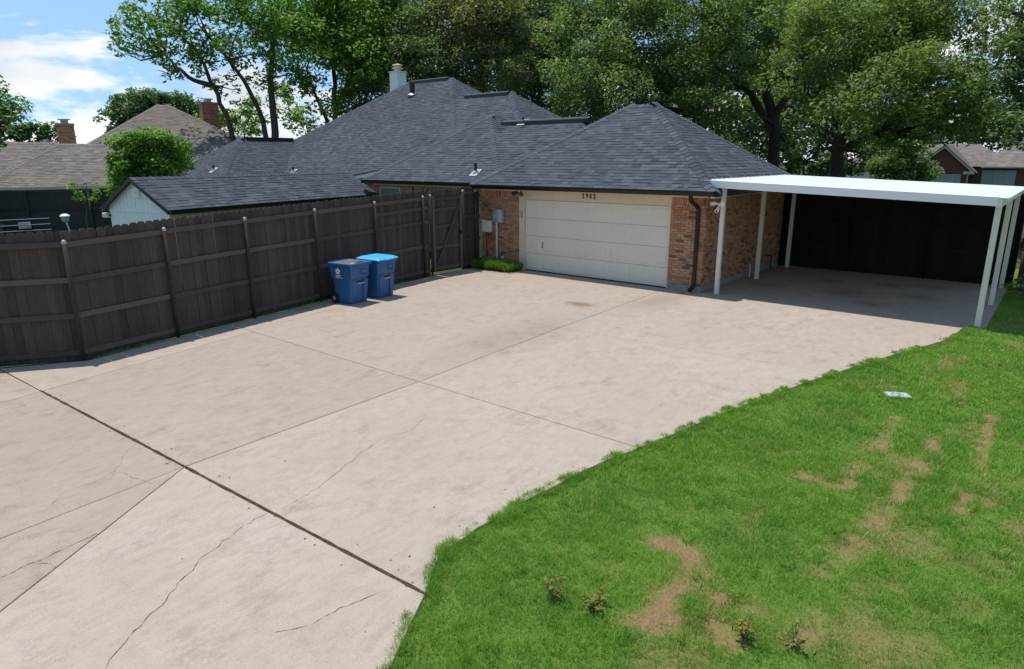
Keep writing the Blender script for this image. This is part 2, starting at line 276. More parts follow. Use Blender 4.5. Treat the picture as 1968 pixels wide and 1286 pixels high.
# tree crowns: lobes (x, y, z, radius) and limb paths
TREES = {
 'ash': ([(-34.5,1.34,10.44,1.99),(-33.0,2.57,10.84,2.71),(-34.02,5.24,11.61,3.07),(-31.11,5.8,10.51,2.89),(-33.36,2.45,8.7,1.52),(-33.45,4.65,9.06,1.63),(-30.9,8.24,11.09,3.07),(-31.07,8.15,8.17,1.63),(-30.76,4.63,6.12,0.87),(-34.98,0.89,9.77,1.16),(-34.08,3.9,12.79,2.24),(-32.41,7.18,13.39,2.46),(-31.02,6.68,8.63,1.45),(-31.71,4.82,7.52,0.94)],
   [[(-32.27,7.6,2.62),(-32.14,7.81,5.78),(-32.13,7.82,8.22),(-31.93,8.15,10.91),(-31.92,8.16,12.64)],[(-32.37,7.44,2.62),(-32.49,7.23,5.77),(-32.85,6.62,7.73),(-33.28,5.85,9.17),(-33.75,4.96,10.41)],[(-33.34,5.73,2.64),(-33.45,5.52,5.58),(-33.76,4.95,7.66),(-34.0,4.47,9.24),(-34.48,3.49,10.58)],[(-33.76,4.95,7.66),(-34.26,3.96,7.91),(-34.58,3.28,8.6),(-34.78,2.86,9.28)]]),
 'bright': ([(-31.38,12.13,11.36,3.08),(-32.62,10.85,9.46,1.92),(-29.18,12.37,9.63,2.31),(-30.65,10.45,7.09,1.54),(-30.2,12.53,6.87,1.54),(-32.48,11.44,12.63,2.69),(-30.5,14.06,12.77,2.5),(-31.94,13.2,14.38,2.63)],
   [[(-32.73,12.34,2.54),(-32.44,12.73,7.0),(-32.43,12.74,9.63),(-32.13,13.16,12.21)],[(-32.63,12.48,4.96),(-33.12,11.78,7.31),(-33.42,11.36,9.26)],[(-32.46,12.72,6.66),(-31.76,13.64,8.68),(-31.38,14.13,10.33)]]),
 'under': ([(-36.89,13.37,5.99,1.33),(-36.67,15.42,5.31,1.17),(-39.13,9.73,5.83,1.42),(-40.75,8.83,5.78,1.42),(-38.29,13.05,6.76,1.25),(-34.47,16.67,5.84,1.25),(-39.41,11.24,7.08,1.25),(-40.35,9.59,6.43,1.08),(-39.48,13.05,7.91,1.17),(-41.05,8.25,6.05,0.92)],
   [[(-37.04,13.14,2.48),(-36.89,13.36,5.81)],[(-39.29,9.44,2.52),(-39.13,9.72,5.76)]]),
 'darkoak': ([(-29.41,15.7,11.61,2.75),(-30.1,14.79,9.31,2.16),(-27.14,15.37,9.44,2.36),(-28.0,14.2,7.02,2.36),(-27.41,16.44,7.28,1.96),(-29.72,17.05,14.24,2.19),(-29.33,12.72,7.16,1.77)],
   [[(-30.72,16.5,2.49),(-30.58,16.66,7.12),(-30.35,16.92,10.54)]]),
 'olive': ([(-26.64,18.82,12.03,2.75),(-24.53,19.61,12.21,2.75),(-24.29,22.04,11.86,2.36),(-25.34,18.38,9.26,1.96),(-22.96,19.06,8.97,2.04),(-26.04,20.82,14.51,2.68),(-26.38,16.94,8.56,1.49)],
   [[(-26.5,20.81,2.46),(-26.44,20.87,8.55),(-26.14,21.14,11.28),(-25.71,21.51,13.28)],[(-26.44,20.87,8.55),(-27.36,20.02,10.26)],[(-26.29,21.0,9.92),(-25.18,21.97,10.94)]]),
 'grey': ([(-23.92,23.92,10.36,2.58),(-24.22,22.52,8.18,2.08),(-21.79,22.94,7.72,2.08),(-24.89,25.77,13.12,2.91),(-22.6,25.83,12.17,2.5),(-24.85,25.69,15.17,2.32),(-23.65,22.11,6.56,1.67),(-21.91,23.15,6.01,1.67)],
   [[(-25.1,25.87,2.39),(-25.13,25.85,7.36),(-25.0,25.95,11.02)]]),
 'bigL': ([(-14.72,16.65,9.57,2.8),(-13.63,14.13,7.16,1.98),(-13.29,19.2,10.27,3.63),(-9.67,18.84,9.82,3.46),(-7.32,20.72,9.56,3.13),(-12.06,15.14,7.13,2.47),(-10.63,18.12,7.13,2.31),(-7.89,17.96,6.57,2.14),(-6.86,18.1,5.02,1.58),(-15.58,18.87,12.94,2.66),(-11.37,21.37,12.88,2.86),(-7.75,22.72,12.32,2.45),(-5.32,24.22,4.19,1.19),(-7.98,25.57,7.23,1.52),(-13.86,14.03,6.01,1.48),(-11.98,15.12,5.85,1.48)],
   [[(-6.34,23.56,2.03),(-6.48,23.51,5.19),(-7.19,23.26,7.43),(-7.12,23.28,9.59),(-7.55,23.13,11.72)],[(-6.46,23.52,4.91),(-7.93,22.99,6.9),(-9.6,22.31,8.35),(-11.75,21.3,9.55)],[(-6.64,23.46,5.47),(-5.66,23.78,7.37),(-5.33,23.88,9.21)],[(-10.0,22.13,2.3),(-10.35,21.97,5.84),(-10.92,21.71,8.68)],[(-10.33,21.98,5.55),(-12.97,20.67,7.91),(-15.09,19.43,9.38)]]),
 'bigR': ([(-3.13,17.49,8.27,2.54),(-1.26,17.62,8.73,3.13),(0.38,19.81,8.62,3.13),(2.2,18.66,7.88,2.39),(-2.44,18.11,6.6,1.85),(0.61,15.04,5.97,2.54),(2.18,16.73,5.9,2.15),(-1.48,21.02,5.14,1.37),(-3.81,21.16,4.9,1.13),(1.56,15.34,4.66,1.19),(3.1,17.06,6.06,1.34),(-1.98,20.44,11.19,2.41),(0.93,20.93,10.74,2.04),(0.72,15.66,4.18,0.96),(3.05,16.74,4.82,1.19),(3.88,17.27,4.75,1.19),(3.76,18.57,6.53,1.49),(2.23,15.48,4.2,0.78),(-0.66,19.02,3.81,0.66)],
   [[(-2.21,20.61,1.94),(-2.26,20.59,3.97),(-1.85,20.69,5.92),(-1.88,20.69,8.05),(-1.87,20.69,9.88)],[(-2.24,20.6,3.72),(-0.8,20.93,4.44),(-0.05,21.08,5.38)],[(-2.17,20.62,4.71),(-3.46,20.27,6.22),(-4.31,20.01,7.95)],[(-1.85,20.69,5.92),(-0.29,21.04,7.25),(1.02,21.27,8.29)]]),
 'rightedge': ([(4.49,15.77,6.88,1.34),(4.32,17.55,8.29,1.6),(4.84,14.89,5.44,1.39),(5.43,13.13,4.2,0.93),(4.3,17.4,9.54,1.32),(5.31,15.4,6.15,1.87),(5.83,16.52,7.8,2.4)],
   [[(6.14,17.74,1.84),(5.59,17.72,4.8),(4.93,17.69,6.94),(4.42,17.65,8.66)],[(5.59,17.72,4.8),(4.67,17.67,6.0),(3.96,17.61,6.82)]]),
 'leftedge': ([(-26.01,-8.39,5.59,1.07),(-26.1,-8.76,4.48,0.96),(-26.93,-7.94,5.01,0.69),(-26.18,-9.16,5.84,2.14),(-26.26,-9.53,4.5,1.6),(-25.9,-7.95,5.71,0.59),(-25.99,-8.32,4.1,0.53)],
   [[(-26.17,-9.1,1.96),(-26.07,-8.64,4.33),(-25.96,-8.19,5.7)],[(-26.08,-8.7,3.94),(-25.92,-8.02,4.73),(-25.8,-7.54,5.24)]]),
 'farround': ([(-66.38,15.45,7.73,2.89),(-67.6,12.47,7.15,2.01),(-65.19,18.09,7.8,2.64),(-67.96,14.27,8.45,2.26),(-66.78,17.04,8.53,2.14),(-64.35,19.81,7.16,1.89),(-66.41,15.39,9.09,1.38)],
   [[(-66.66,14.81,2.15),(-66.4,15.41,7.32)],[(-65.47,17.49,2.12),(-65.21,18.05,7.38)]]),
 'farline': ([(-99.52,10.92,6.3,2.07),(-98.88,13.34,6.6,1.9),(-98.31,15.3,7.03,1.73),(-100.07,8.66,6.71,2.59),(-97.83,16.86,6.4,1.38),(-99.16,12.3,6.78,1.56)],
   [[(-98.99,12.93,3.85),(-98.9,13.27,6.15)]]),
 'cone': ([(-0.09,24.13,2.8,1.58),(-0.15,24.11,3.33,1.19),(-0.95,24.98,2.51,0.99),(0.52,25.24,2.6,0.99)],
   [[(-0.02,25.15,0.88),(-0.35,25.1,3.46)]]),
 'bush': ([(-17.87,-5.91,3.66,1.06),(-18.08,-6.41,3.48,0.76),(-17.92,-5.25,3.52,0.72),(-17.86,-5.87,4.07,0.57),(-17.76,-5.63,3.86,0.64),(-18.0,-6.23,3.78,0.59),(-18.03,-6.29,2.9,0.95),(-17.75,-5.62,2.9,0.85),(-17.96,-6.94,3.21,0.51)],
   [[(-17.99,-6.21,1.38),(-17.92,-6.02,2.99),(-17.85,-5.86,4.04)],[(-17.94,-6.08,2.46),(-18.11,-6.51,3.52)],[(-17.94,-6.08,2.46),(-17.62,-5.33,3.51)]]),
 'sprout': ([(-18.77,-7.74,2.39,0.43),(-18.63,-7.34,2.48,0.28),(-18.86,-8.04,2.47,0.28)],
   [[(-18.81,-7.87,1.45),(-18.76,-7.71,2.63)]]),
 'mid': ([(-18.38,30.92,6.38,2.2),(-15.84,32.9,4.86,2.2),(-12.92,32.89,4.07,2.2),(-11.6,34.76,5.18,2.2),(-8.66,37.26,7.0,2.86),(-5.56,37.89,6.18,2.42),(-13.15,35.78,7.32,2.64),(-2.64,38.4,5.74,2.2),(-9.52,34.57,5.66,2.2),(-17.01,34.11,7.42,2.2),(-6.05,34.73,2.44,1.23),(-7.92,34.36,2.96,1.76),(-6.4,34.68,2.61,1.54),(-9.8,34.96,3.5,1.98),(-4.97,35.28,3.48,1.67),(-6.83,37.02,4.04,1.76),(-3.42,35.61,3.48,1.41)],
   [[(-8.63,37.51,0.83),(-8.85,37.44,3.12)]]),
 'farright': ([(-10.68,87.24,7.48,3.96),(-5.7,87.98,8.3,4.78),(-0.73,88.46,7.21,4.29),(-14.04,86.61,5.9,3.3),(1.75,88.62,7.74,4.95)],
   [[(-9.91,87.37,1.52),(-10.68,87.24,7.48)],[(-4.19,88.15,1.57),(-5.01,88.06,7.33)]]),
 'fillA': ([(-12.34,38.12,10.79,3.53),(-15.36,36.62,10.15,3.06),(-9.06,38.87,9.86,3.06),(-17.68,35.23,9.45,2.59),(-10.98,37.31,7.67,2.36),(-14.43,38.64,14.04,3.77),(-10.12,39.97,13.34,3.3),(-5.26,40.93,12.2,3.77),(-20.45,33.64,9.13,2.36),(-23.67,33.87,14.1,3.3),(-30.56,25.71,7.63,2.59),(-28.48,28.47,9.67,2.83),(-26.41,30.59,10.88,3.3),(-35.67,22.11,10.44,2.83),(-23.95,30.81,7.58,2.83),(-30.68,27.83,12.15,2.83),(-37.68,19.5,9.98,2.36),(-34.52,24.88,13.36,4.24),(-37.99,21.03,13.25,3.77),(-30.24,29.97,15.91,4.24),(-41.78,15.91,13.01,2.83),(-32.79,23.82,8.03,2.83)],
   [[(-35.84,25.69,2.28),(-35.6,25.94,13.62)]]),
}
# ================================================================ SETTING
g = MB(); g.add([(-400,-400,-.16),(400,-400,-.16),(400,500,-.16),(-400,500,-.16)], [(0,1,2,3)])
tag(g.build('ground', 'ground'), kind='structure')
EDGE = [(8.2,-18.6),(5.6,-16.5),(4.5,-14.7),(3.97,-13.84),(3.70,-13.42),(3.545,-13.10),(3.33,-12.76),(3.23,-12.42),(3.256,-11.52),(3.34,-10.39),(3.51,-9.57),(3.88,-7.67),(4.20,-6.3),(4.54,-5.0),(4.90,-3.8),(5.26,-2.61),(5.73,-1.2),(5.97,0.0)]
def catmull(P, k=5):
    out = []
    for i in range(len(P)-1):
        p0, p1, p2, p3 = P[max(i-1, 0)], P[i], P[i+1], P[min(i+2, len(P)-1)]
        for j in range(k):
            t = j/k; out.append(tuple(.5*(2*b+(c-a)*t+(2*a-5*b+4*c-d)*t*t+(3*b-a-3*c+d)*t**3) for a, b, c, d in zip(p0, p1, p2, p3)))
    return out+[P[-1]]
EDGE = [(x+(.012*math.sin(9*y)+.008*math.sin(23*y) if -14 < y < -.3 else 0), y) for x, y in catmull(EDGE)]
def edge_x(y):
    for (xa, ya), (xb, yb) in zip(EDGE, EDGE[1:]):
        if ya <= y <= yb: return xa+(xb-xa)*(y-ya)/(yb-ya)
    return EDGE[0][0] if y < EDGE[0][1] else 6.16
FENCE = [(-8.6,-16.55),(-6.59,-13.5),(-5.907,-12.436),(-6.234,-10.642),(-6.544,-8.812),(-6.862,-6.843),(-7.16,-4.78),(-7.435,-2.784),(-7.452,-2.48),(-7.40,-1.147),(-7.70,-.02)]
def fence_x(y):
    for (xa, ya), (xb, yb) in zip(FENCE, FENCE[1:]):
        if ya <= y <= yb: return xa+(xb-xa)*(y-ya)/(yb-ya)
    return -7.6
# driveway: dirt-filled base sheet, slabs as pieces with open joints between them
base = MB().poly([(-9.6,-18.7,-.03),(7.6,-18.7,-.03),(5.3,-16.4,-.03),(3.7,-13.7,-.03),(3.05,-12.4,-.03),(3.25,-9.5,-.03),(4.25,-5,-.03),(5.7,0,-.03),(6.2,6.1,-.03),(0,6.1,-.03),(0,.3,-.03),(-7.7,.3,-.03),(-7.5,-2.7,-.03),(-5.95,-12.4,-.03)])
drive = tag(base.build('driveway', 'dirt'), kind='structure')
j1 = lambda x: -13.276+.0442*x
j3 = lambda x: -5.300+.066*x
def slab(P, gap, tone):
    """polygon pulled in by half the joint, rounded arris, 10 cm deep"""
    P = [Vector((x, y)) for x, y in P]; n = len(P); a2 = sum(P[i].x*P[(i+1) % n].y-P[(i+1) % n].x*P[i].y for i in range(n))
    if a2 < 0: P.reverse()
    def inset(Q, gp):
        R = []
        for i in range(n):
            a, b, c = Q[i-1], Q[i], Q[(i+1) % n]; u, w = (b-a).normalized(), (c-b).normalized()
            nu, nw = Vector((-u.y, u.x)), Vector((-w.y, w.x)); m = nu+nw; R.append(b+m*(gp/max(.35, m.dot(nu))) if m.length > .2 else b+nu*gp)
        return R
    A = inset(P, gap/2); B = inset(P, gap/2+.006); V = [(p.x, p.y, -.1) for p in A]+[(p.x, p.y, -.005) for p in A]+[(p.x, p.y, 0) for p in B]
    F = [tuple(range(2*n, 3*n))]+[(i, (i+1) % n, n+(i+1) % n, n+i) for i in range(n)]+[(n+i, n+(i+1) % n, 2*n+(i+1) % n, 2*n+i) for i in range(n)]
    me = bpy.data.meshes.new('slab'); me.from_pydata(V, [], F); me.update(); face_attr(me, 'tone', [tone]*len(F)); return link('slab', me, 'concrete', drive)
E_ = [p for p in EDGE]
lw = lambda ya, yb: [(x-.0, y) for x, y in EDGE if ya < y < yb]
X1, X2, X3 = [-4.53, -5.40, -6.2], [-.267, -.406, -.686], None
slab([(-6.42,j1(-6.4)+.01),(-4.53,j1(-4.53)),(-5.40,-9.53),(-6.28,-9.53),(-6.10,-10.64),(-5.76,-12.42)], .012, .62)
slab([(-4.53,j1(-4.53)),(-.267,j1(-.267)),(-.406,-9.53),(-5.40,-9.53)], .014, .35)
slab([(-.267,j1(-.267)),(3.56,j1(3.56))]+lw(-13.0,-9.6)+[(3.51,-9.53),(-.406,-9.53)], .014, .72)
slab([(-6.28,-9.53),(-5.40,-9.53),(-6.2,j3(-6.2)),(-6.90,j3(-6.9)),(-6.72,-6.84),(-6.40,-8.81)], .010, .55)
slab([(-5.40,-9.53),(-.406,-9.53),(-.686,j3(-.686)),(-6.2,j3(-6.2))], .012, .5)
slab([(-.406,-9.53),(3.51,-9.53)]+lw(-9.5,-5.1)+[(4.54,j3(4.54)),(-.686,j3(-.686))], .012, .66)
slab([(-6.90,j3(-6.9)),(-.686,j3(-.686)),(-.92,-.012),(-7.52,-.012),(-7.30,-2.7)], .010, .5)
slab([(-.686,j3(-.686)),(4.54,j3(4.54))]+lw(-4.9,-.1)+[(6.0,-.012),(-.92,-.012)], .010, .6)
slab([(.03,.0),(6.16,.0),(6.16,6.04),(.03,6.04)], .008, .42)
slab([(-.267,j1(-.267)),(3.56,j1(3.56)),(3.97,-13.84),(4.5,-14.7),(5.6,-16.5),(8.2,-18.6),(3.7,-18.6),(1.147,-15.375)], .012, .85)
slab([(-.267,j1(-.267)),(1.147,-15.375),(3.7,-18.6),(.2,-18.6),(-.1,-15.07)], .012, .30)
slab([(-4.53,j1(-4.53)),(-.267,j1(-.267)),(-.1,-15.07),(.2,-18.6),(-3.6,-18.6),(-4.40,-14.03)], .012, .22)
slab([(-4.53,j1(-4.53)),(-4.40,-14.03),(-3.6,-18.6),(-9.5,-18.6),(-8.4,-16.5),(-6.42,j1(-6.4))], .012, .38)
# the wide open joint: packed dirt and debris proud of the base
def strip(name, P, w, z, mat, parent, jit=.25, sub=6, seed=1):
    r = random.Random(seed); Q = []
    for a, b in zip(P, P[1:]):
        a, b = Vector(a), Vector(b); k = max(1, int((b-a).length*sub)); Q += [a+(b-a)*i/k for i in range(k)]
    Q.append(Vector(P[-1])); V = []; n = len(Q)
    for i, p in enumerate(Q):
        t = (Q[min(i+1, n-1)]-Q[max(i-1, 0)]).normalized(); nn = Vector((-t.y, t.x)); o = nn*w*r.uniform(-jit, jit)*.18; h = w*.5*r.uniform(1-jit, 1+jit)*(.25 if i in (0, n-1) else 1)
        for q in (p+o-nn*h, p+o+nn*h): V.append((q.x, q.y, z))
    m = MB().add(V, [(2*i, 2*i+2, 2*i+3, 2*i+1)[::-1] for i in range(n-1)]); return m.build(name, mat, parent)
o = strip('joint_debris', [(-4.6,j1(-4.6)),(-.27,j1(-.27)),(1.2,j1(1.2)),(3.6,j1(3.6))], .036, .004, 'dirt', drive, .28, 9, 3)
CRK = [([(2.44,-15.1),(2.2,-14.81),(2.04,-14.56),(1.87,-14.32),(1.67,-14.05),(1.56,-13.77),(1.45,-13.51),(1.42,-13.25)], .013), ([(1.43,-13.0),(1.38,-12.7),(1.25,-12.35),(1.04,-11.83),(.9,-11.4)], .009),
 ([(3.0,-14.2),(3.16,-13.91),(3.16,-13.72),(3.21,-13.56),(3.27,-13.3)], .008), ([(.64,-15.25),(.59,-15.02),(.55,-14.76),(.50,-14.46)], .015), ([(-.53,-13.96),(-1.07,-13.65),(-1.4,-13.36)], .005),
 ([(-.47,-14.57),(-.66,-14.37),(-.64,-14.05),(-.78,-13.84),(-.13,-13.71)], .005), ([(.59,-15.02),(.73,-14.92),(.84,-14.9)], .007), ([(-1.2,-14.4),(-1.5,-14.1),(-1.6,-13.8)], .004),
 ([(.9,-11.4),(.95,-10.9),(.8,-10.5)], .005), ([(1.05,1.2),(1.3,1.0),(1.6,1.15),(1.75,.9)], .02), ([(.9,.5),(1.2,.55),(1.35,.4)], .02), ([(1.9,1.6),(2.1,1.5)], .02)]
for k, (P, w) in enumerate(CRK):
    r = random.Random(k); Q = []
    for a, b in zip(P, P[1:]):
        for i in range(4): Q.append((a[0]+(b[0]-a[0])*i/4+r.uniform(-.02, .02), a[1]+(b[1]-a[1])*i/4+r.uniform(-.02, .02)))
    strip('crack', Q+[P[-1]], w*.5, .003, 'crack', drive, .95, 42, k)
for P, w in (([(-6.42,-7.5),(-6.33,-7.95)], .07), ([(-6.36,-6.98),(-6.40,-6.6)], .06), ([(-6.62,-4.2),(-6.72,-3.6)], .05)):
    strip('red_marking', P, w, .004, 'redpaint', drive, .3, 10, 5)
def litter():      # leaf crumbs and grit lying on the slabs, thicker along joints and edges
    rs = np.random.RandomState(44); V, F = [], []
    for k in range(240):
        if k < 80: y = -15.5+15.3*rs.rand(); x = np.interp(y, [p[1] for p in EDGE], [p[0] for p in EDGE])-.08-.9*rs.rand()**2.5
        elif k < 170: x = -5+8.4*rs.rand(); y = j1(x)+rs.randn()*.09
        else: x = -6+9*rs.rand(); y = -15+15*rs.rand()
        a = rs.rand()*6.28; L_ = .005+.012*rs.rand()**2; w_ = L_*(.25+.4*rs.rand()); c, s_ = math.cos(a), math.sin(a); i = len(V)
        for u, v, z in ((-1, 0, .002), (0, -1, .006), (1, 0, .004), (0, 1, .003)): V.append((x+c*u*L_-s_*v*w_, y+s_*u*L_+c*v*w_, z+.002))
        F.append((i, i+1, i+2, i+3))
    o = MB().add(V, F).build('leaf_litter', 'dirt', drive); o['kind'] = 'stuff'
litter()
# lawn: base sheet with dry patches, then blades
BARE = [[(4.67,-11.22),(4.79,-11.14),(4.95,-11.23),(5.1,-11.4),(5.11,-11.58),(5.07,-11.76),(5.08,-11.93),(5.11,-12.06),(5.09,-12.23),(5.03,-12.32),(5.16,-12.23),(5.24,-12.13)],[(5.43,-11.66),(5.54,-11.66),(5.66,-11.65)],[(5.49,-11.89),(5.6,-11.99),(5.66,-12.08)],[(5.65,-8.42),(5.71,-8.86),(5.64,-8.99)],[(5.27,-8.98),(5.46,-8.95),(5.58,-9.01)],[(6.71,-5.49),(6.72,-6.29),(6.75,-7.07),(6.76,-7.51)],[(6.23,-7.67),(6.22,-8.28),(6.17,-8.55),(6.2,-8.9),(6.13,-9.23),(6.14,-9.55),(6.07,-9.95),(6.05,-10.3)],[(6.25,-4.64),(6.33,-5.15)],[(6.25,-6.88),(6.26,-7.28)],[(5.67,-7.76),(5.73,-7.51)],[(6.94,-8.36),(6.95,-8.75)],[(6.74,-8.38),(6.75,-8.86)],[(6.08,-11.74),(6.12,-11.59)],[(5.51,-12.27),(5.59,-12.37)],[(5.71,-6.43),(5.74,-7.09),(5.77,-7.68)],[(6.01,-10.49),(5.96,-10.78)]]
BARE_W = (.105,.13,.10,.09,.10,.07,.11,.06,.07,.07,.06,.07,.09,.06,.06,.07)
def dryness(x, y):
    d = np.zeros_like(x); wx = x+.035*wnoise(x, y, 3, 7.); wy = y+.035*wnoise(x, y, 4, 7.)
    for L, w in zip(BARE, BARE_W):
        first = w == .105
        for (ax, ay), (bx, by) in zip(L, L[1:]):
            ux, uy = bx-ax, by-ay; t = np.clip(((wx-ax)*ux+(wy-ay)*uy)/(ux*ux+uy*uy+1e-9), 0, 1); q = np.hypot(wx-ax-t*ux, wy-ay-t*uy)/w
            d = np.maximum(d, np.clip(1.7-q*1.1, 0, 1) if first else np.clip(1.5-q*.95, 0, 1)*np.clip(.85+1.0*wnoise(x, y, 15, 6.), .15, 1))
    d = np.clip(d*(.85+.3*wnoise(x, y, 9, 12.)), 0, 1)
    thin = np.clip(wnoise(x, y, 12, 1.2)*.45+.35*wnoise(x, y, 13, 4.)+.22*wnoise(x, y, 14, 11.)-.10+.10*np.clip((x-5.6)/1.5, 0, 1), 0, .45)*np.clip((x-4.1)/1.6, .12, 1)
    return np.maximum(d, thin)
def lawn_z(x, y): return -.004+.02*wnoise(x, y, 21, .7)*np.clip((x-3.3)/2, 0, 1)
ys = np.linspace(-18.6, 10, 290); V = []; dr = []; NX = 70
for y in ys:
    x0 = edge_x(y) if y < 0 else 6.16
    V += [(x0-.05+(16-x0)*(i/NX)**1.4, y) for i in range(NX+1)]
V = np.array(V); dz = dryness(V[:, 0], V[:, 1]); Z = lawn_z(V[:, 0], V[:, 1])-.02
F = [(r*(NX+1)+i, r*(NX+1)+i+1, (r+1)*(NX+1)+i+1, (r+1)*(NX+1)+i) for r in range(len(ys)-1) for i in range(NX)]
me = np_mesh('lawn', np.c_[V, Z], F, {'dry': ('POINT', dz)}); tag(link('lawn', me, 'thatch'), kind='structure')
def blades(x, y, z, h, w, lean, rs, dry, az=None, bend=.5):
    n = len(x); az = rs.rand(n)*6.283 if az is None else az; fa = rs.rand(n)*6.283
    wx, wy = np.cos(fa)*w/2, np.sin(fa)*w/2; lx, ly = np.cos(az)*lean*h, np.sin(az)*lean*h
    P = lambda s, t, k: np.c_[x+s*wx*k+lx*t**(1+bend), y+s*wy*k+ly*t**(1+bend), z+h*t*(1-.35*lean*t)]
    V = np.stack([P(-1, 0, 1), P(1, 0, 1), P(-1, .55, .8), P(1, .55, .8), P(0, 1, 0)], 1).reshape(-1, 3)
    b = np.arange(n)[:, None]*5; F = np.stack([b+[0, 1, 3], b+[0, 3, 2], b+[2, 3, 4]], 1).reshape(-1, 3)
    r = np.repeat(np.clip(rs.rand(n), 0, 1), 3); return V, F, r, np.repeat(dry, 3)
def make_lawn():
    rs = np.random.RandomState(5); X = []; Y = []
    def scatter(x0, x1, y0, y1, dens):
        n = int((x1-x0)*(y1-y0)*dens); x = x0+(x1-x0)*rs.rand(n); y = y0+(y1-y0)*rs.rand(n)
        ex = np.interp(y, [p[1] for p in EDGE]+[.05, 12], [p[0] for p in EDGE]+[6.2, 6.2]); k = x > ex-.015-.03*rs.rand(n)
        X.append(x[k]); Y.append(y[k])
    scatter(3.0, 8.6, -15.6, -11.5, 7500); scatter(3.1, 9.2, -11.5, -8, 5200); scatter(3.5, 9.5, -8, -4, 3200); scatter(4.4, 9.5, -4, 0, 2200); scatter(6.1, 9.5, 0, 9, 1100); scatter(8.6, 12, -15, -8, 700); scatter(9.5, 14, -8, 9, 420); scatter(12, 14, -15, -8, 420)
    # denser, longer fringe along the concrete
    n = 38000; y = -14.9+15.*rs.rand(n)**1.25; ex = np.interp(y, [p[1] for p in EDGE], [p[0] for p in EDGE]); X.append(ex-.075-.035*wnoise(y, y*0, 41, 6.)+.19*rs.rand(n)**1.4); Y.append(y); fr = n
    x = np.concatenate(X); y = np.concatenate(Y); d = dryness(x, y); n = len(x)
    keep = rs.rand(n) > np.clip(d*1.3-.12, 0, .93); keep[-fr:] |= rs.rand(fr) > .3; x, y, d = x[keep], y[keep], d[keep]; n = len(x)
    tuft = np.clip(.9+.5*wnoise(x, y, 31, 2.6)+.55*wnoise(x, y, 32, 9.), .3, 2.2)
    h = (.028+.046*rs.rand(n)**1.5)*tuft*(1-.55*d); dist = np.hypot(x-CAM.x, y-CAM.y); w = (.0036+.0032*rs.rand(n))*np.clip(dist/6, .9, 2.1)
    long_ = rs.rand(n) < .012; h = np.where(long_, h*1.9, h)
    # coarse tufts of wider, longer blades
    k = 260; tx = 3.4+5.4*rs.rand(k); ty = -15.2+13*rs.rand(k); ii = rs.randint(0, k, 5200); cx = tx[ii]+rs.randn(5200)*.035; cy = ty[ii]+rs.randn(5200)*.035
    ok = cx > np.interp(cy, [p[1] for p in EDGE], [p[0] for p in EDGE])+.05; cx, cy = cx[ok], cy[ok]; nc = len(cx)
    x = np.r_[x, cx]; y = np.r_[y, cy]; d = np.r_[d, np.zeros(nc)]; h = np.r_[h, .06+.09*rs.rand(nc)]; w = np.r_[w, .006+.005*rs.rand(nc)]; n = len(x)
    lean = .25+.75*rs.rand(n); dd = np.where(rs.rand(n) < d*.9, .35+.6*rs.rand(n), np.where(rs.rand(n) < .10, .6*rs.rand(n), 0))
    V, F, r, dr = blades(x, y, lawn_z(x, y)-.022, h+.012, w, lean, rs, dd)
    tag(link('grass', np_mesh('grass', V, F, {'rnd': ('FACE', r), 'dry': ('FACE', dr)}), 'grass'), 'short green lawn grass with dry straw patches', 'grass', kind='stuff')
make_lawn()
def edge_weeds():      # thin weedy line at the foot of the fence
    rs = np.random.RandomState(8); n = 4200; y = -12.3+11*rs.rand(n); f = wnoise(y, y*0, 5, 2.2); k = f > .25; y = y[k]; n = len(y)
    x = np.interp(y, [p[1] for p in FENCE], [p[0] for p in FENCE])+.03+.10*rs.rand(n)
    V, F, r, dr = blades(x, y, np.full(n, -.05), .05+.09*rs.rand(n)**2, .005+.006*rs.rand(n), .3+.6*rs.rand(n), rs, np.where(rs.rand(n) < .25, .6, 0.))
    tag(link('weeds', np_mesh('weeds', V, F, {'rnd': ('FACE', r), 'dry': ('FACE', dr)}), 'grass'), 'low green weeds along the foot of the board fence', 'weeds', kind='stuff')
edge_weeds()
# ================================================================ ROOF AND BRICK GENERATORS
def hip(x0, x1, y0, y1, z, s, axis='x'):
    if axis == 'x':
        h = (y1-y0)/2; ym = (y0+y1)/2; zr = z+s*h; a, b = (x0+h, ym, zr), (x1-h, ym, zr)
        return {'front': [(x0,y0,z),(x1,y0,z),b,a], 'right': [(x1,y0,z),(x1,y1,z),b], 'back': [(x1,y1,z),(x0,y1,z),a,b], 'left': [(x0,y1,z),(x0,y0,z),a], 'ridge': (a, b)}
    h = (x1-x0)/2; xm = (x0+x1)/2; zr = z+s*h; a, b = (xm, y0+h, zr), (xm, y1-h, zr)
    return {'front': [(x0,y0,z),(x1,y0,z),a], 'right': [(x1,y0,z),(x1,y1,z),b,a], 'back': [(x1,y1,z),(x0,y1,z),b], 'left': [(x0,y1,z),(x0,y0,z),a,b], 'ridge': (a, b)}
def hip_z(hp, x, y):
    zs = []
    for k in ('front', 'right', 'back', 'left'):
        P = [Vector(p) for p in hp[k]]; n = (P[1]-P[0]).cross(P[2]-P[0]); zs.append(P[0].z-(n.x*(x-P[0].x)+n.y*(y-P[0].y))/n.z)
    return min(zs)
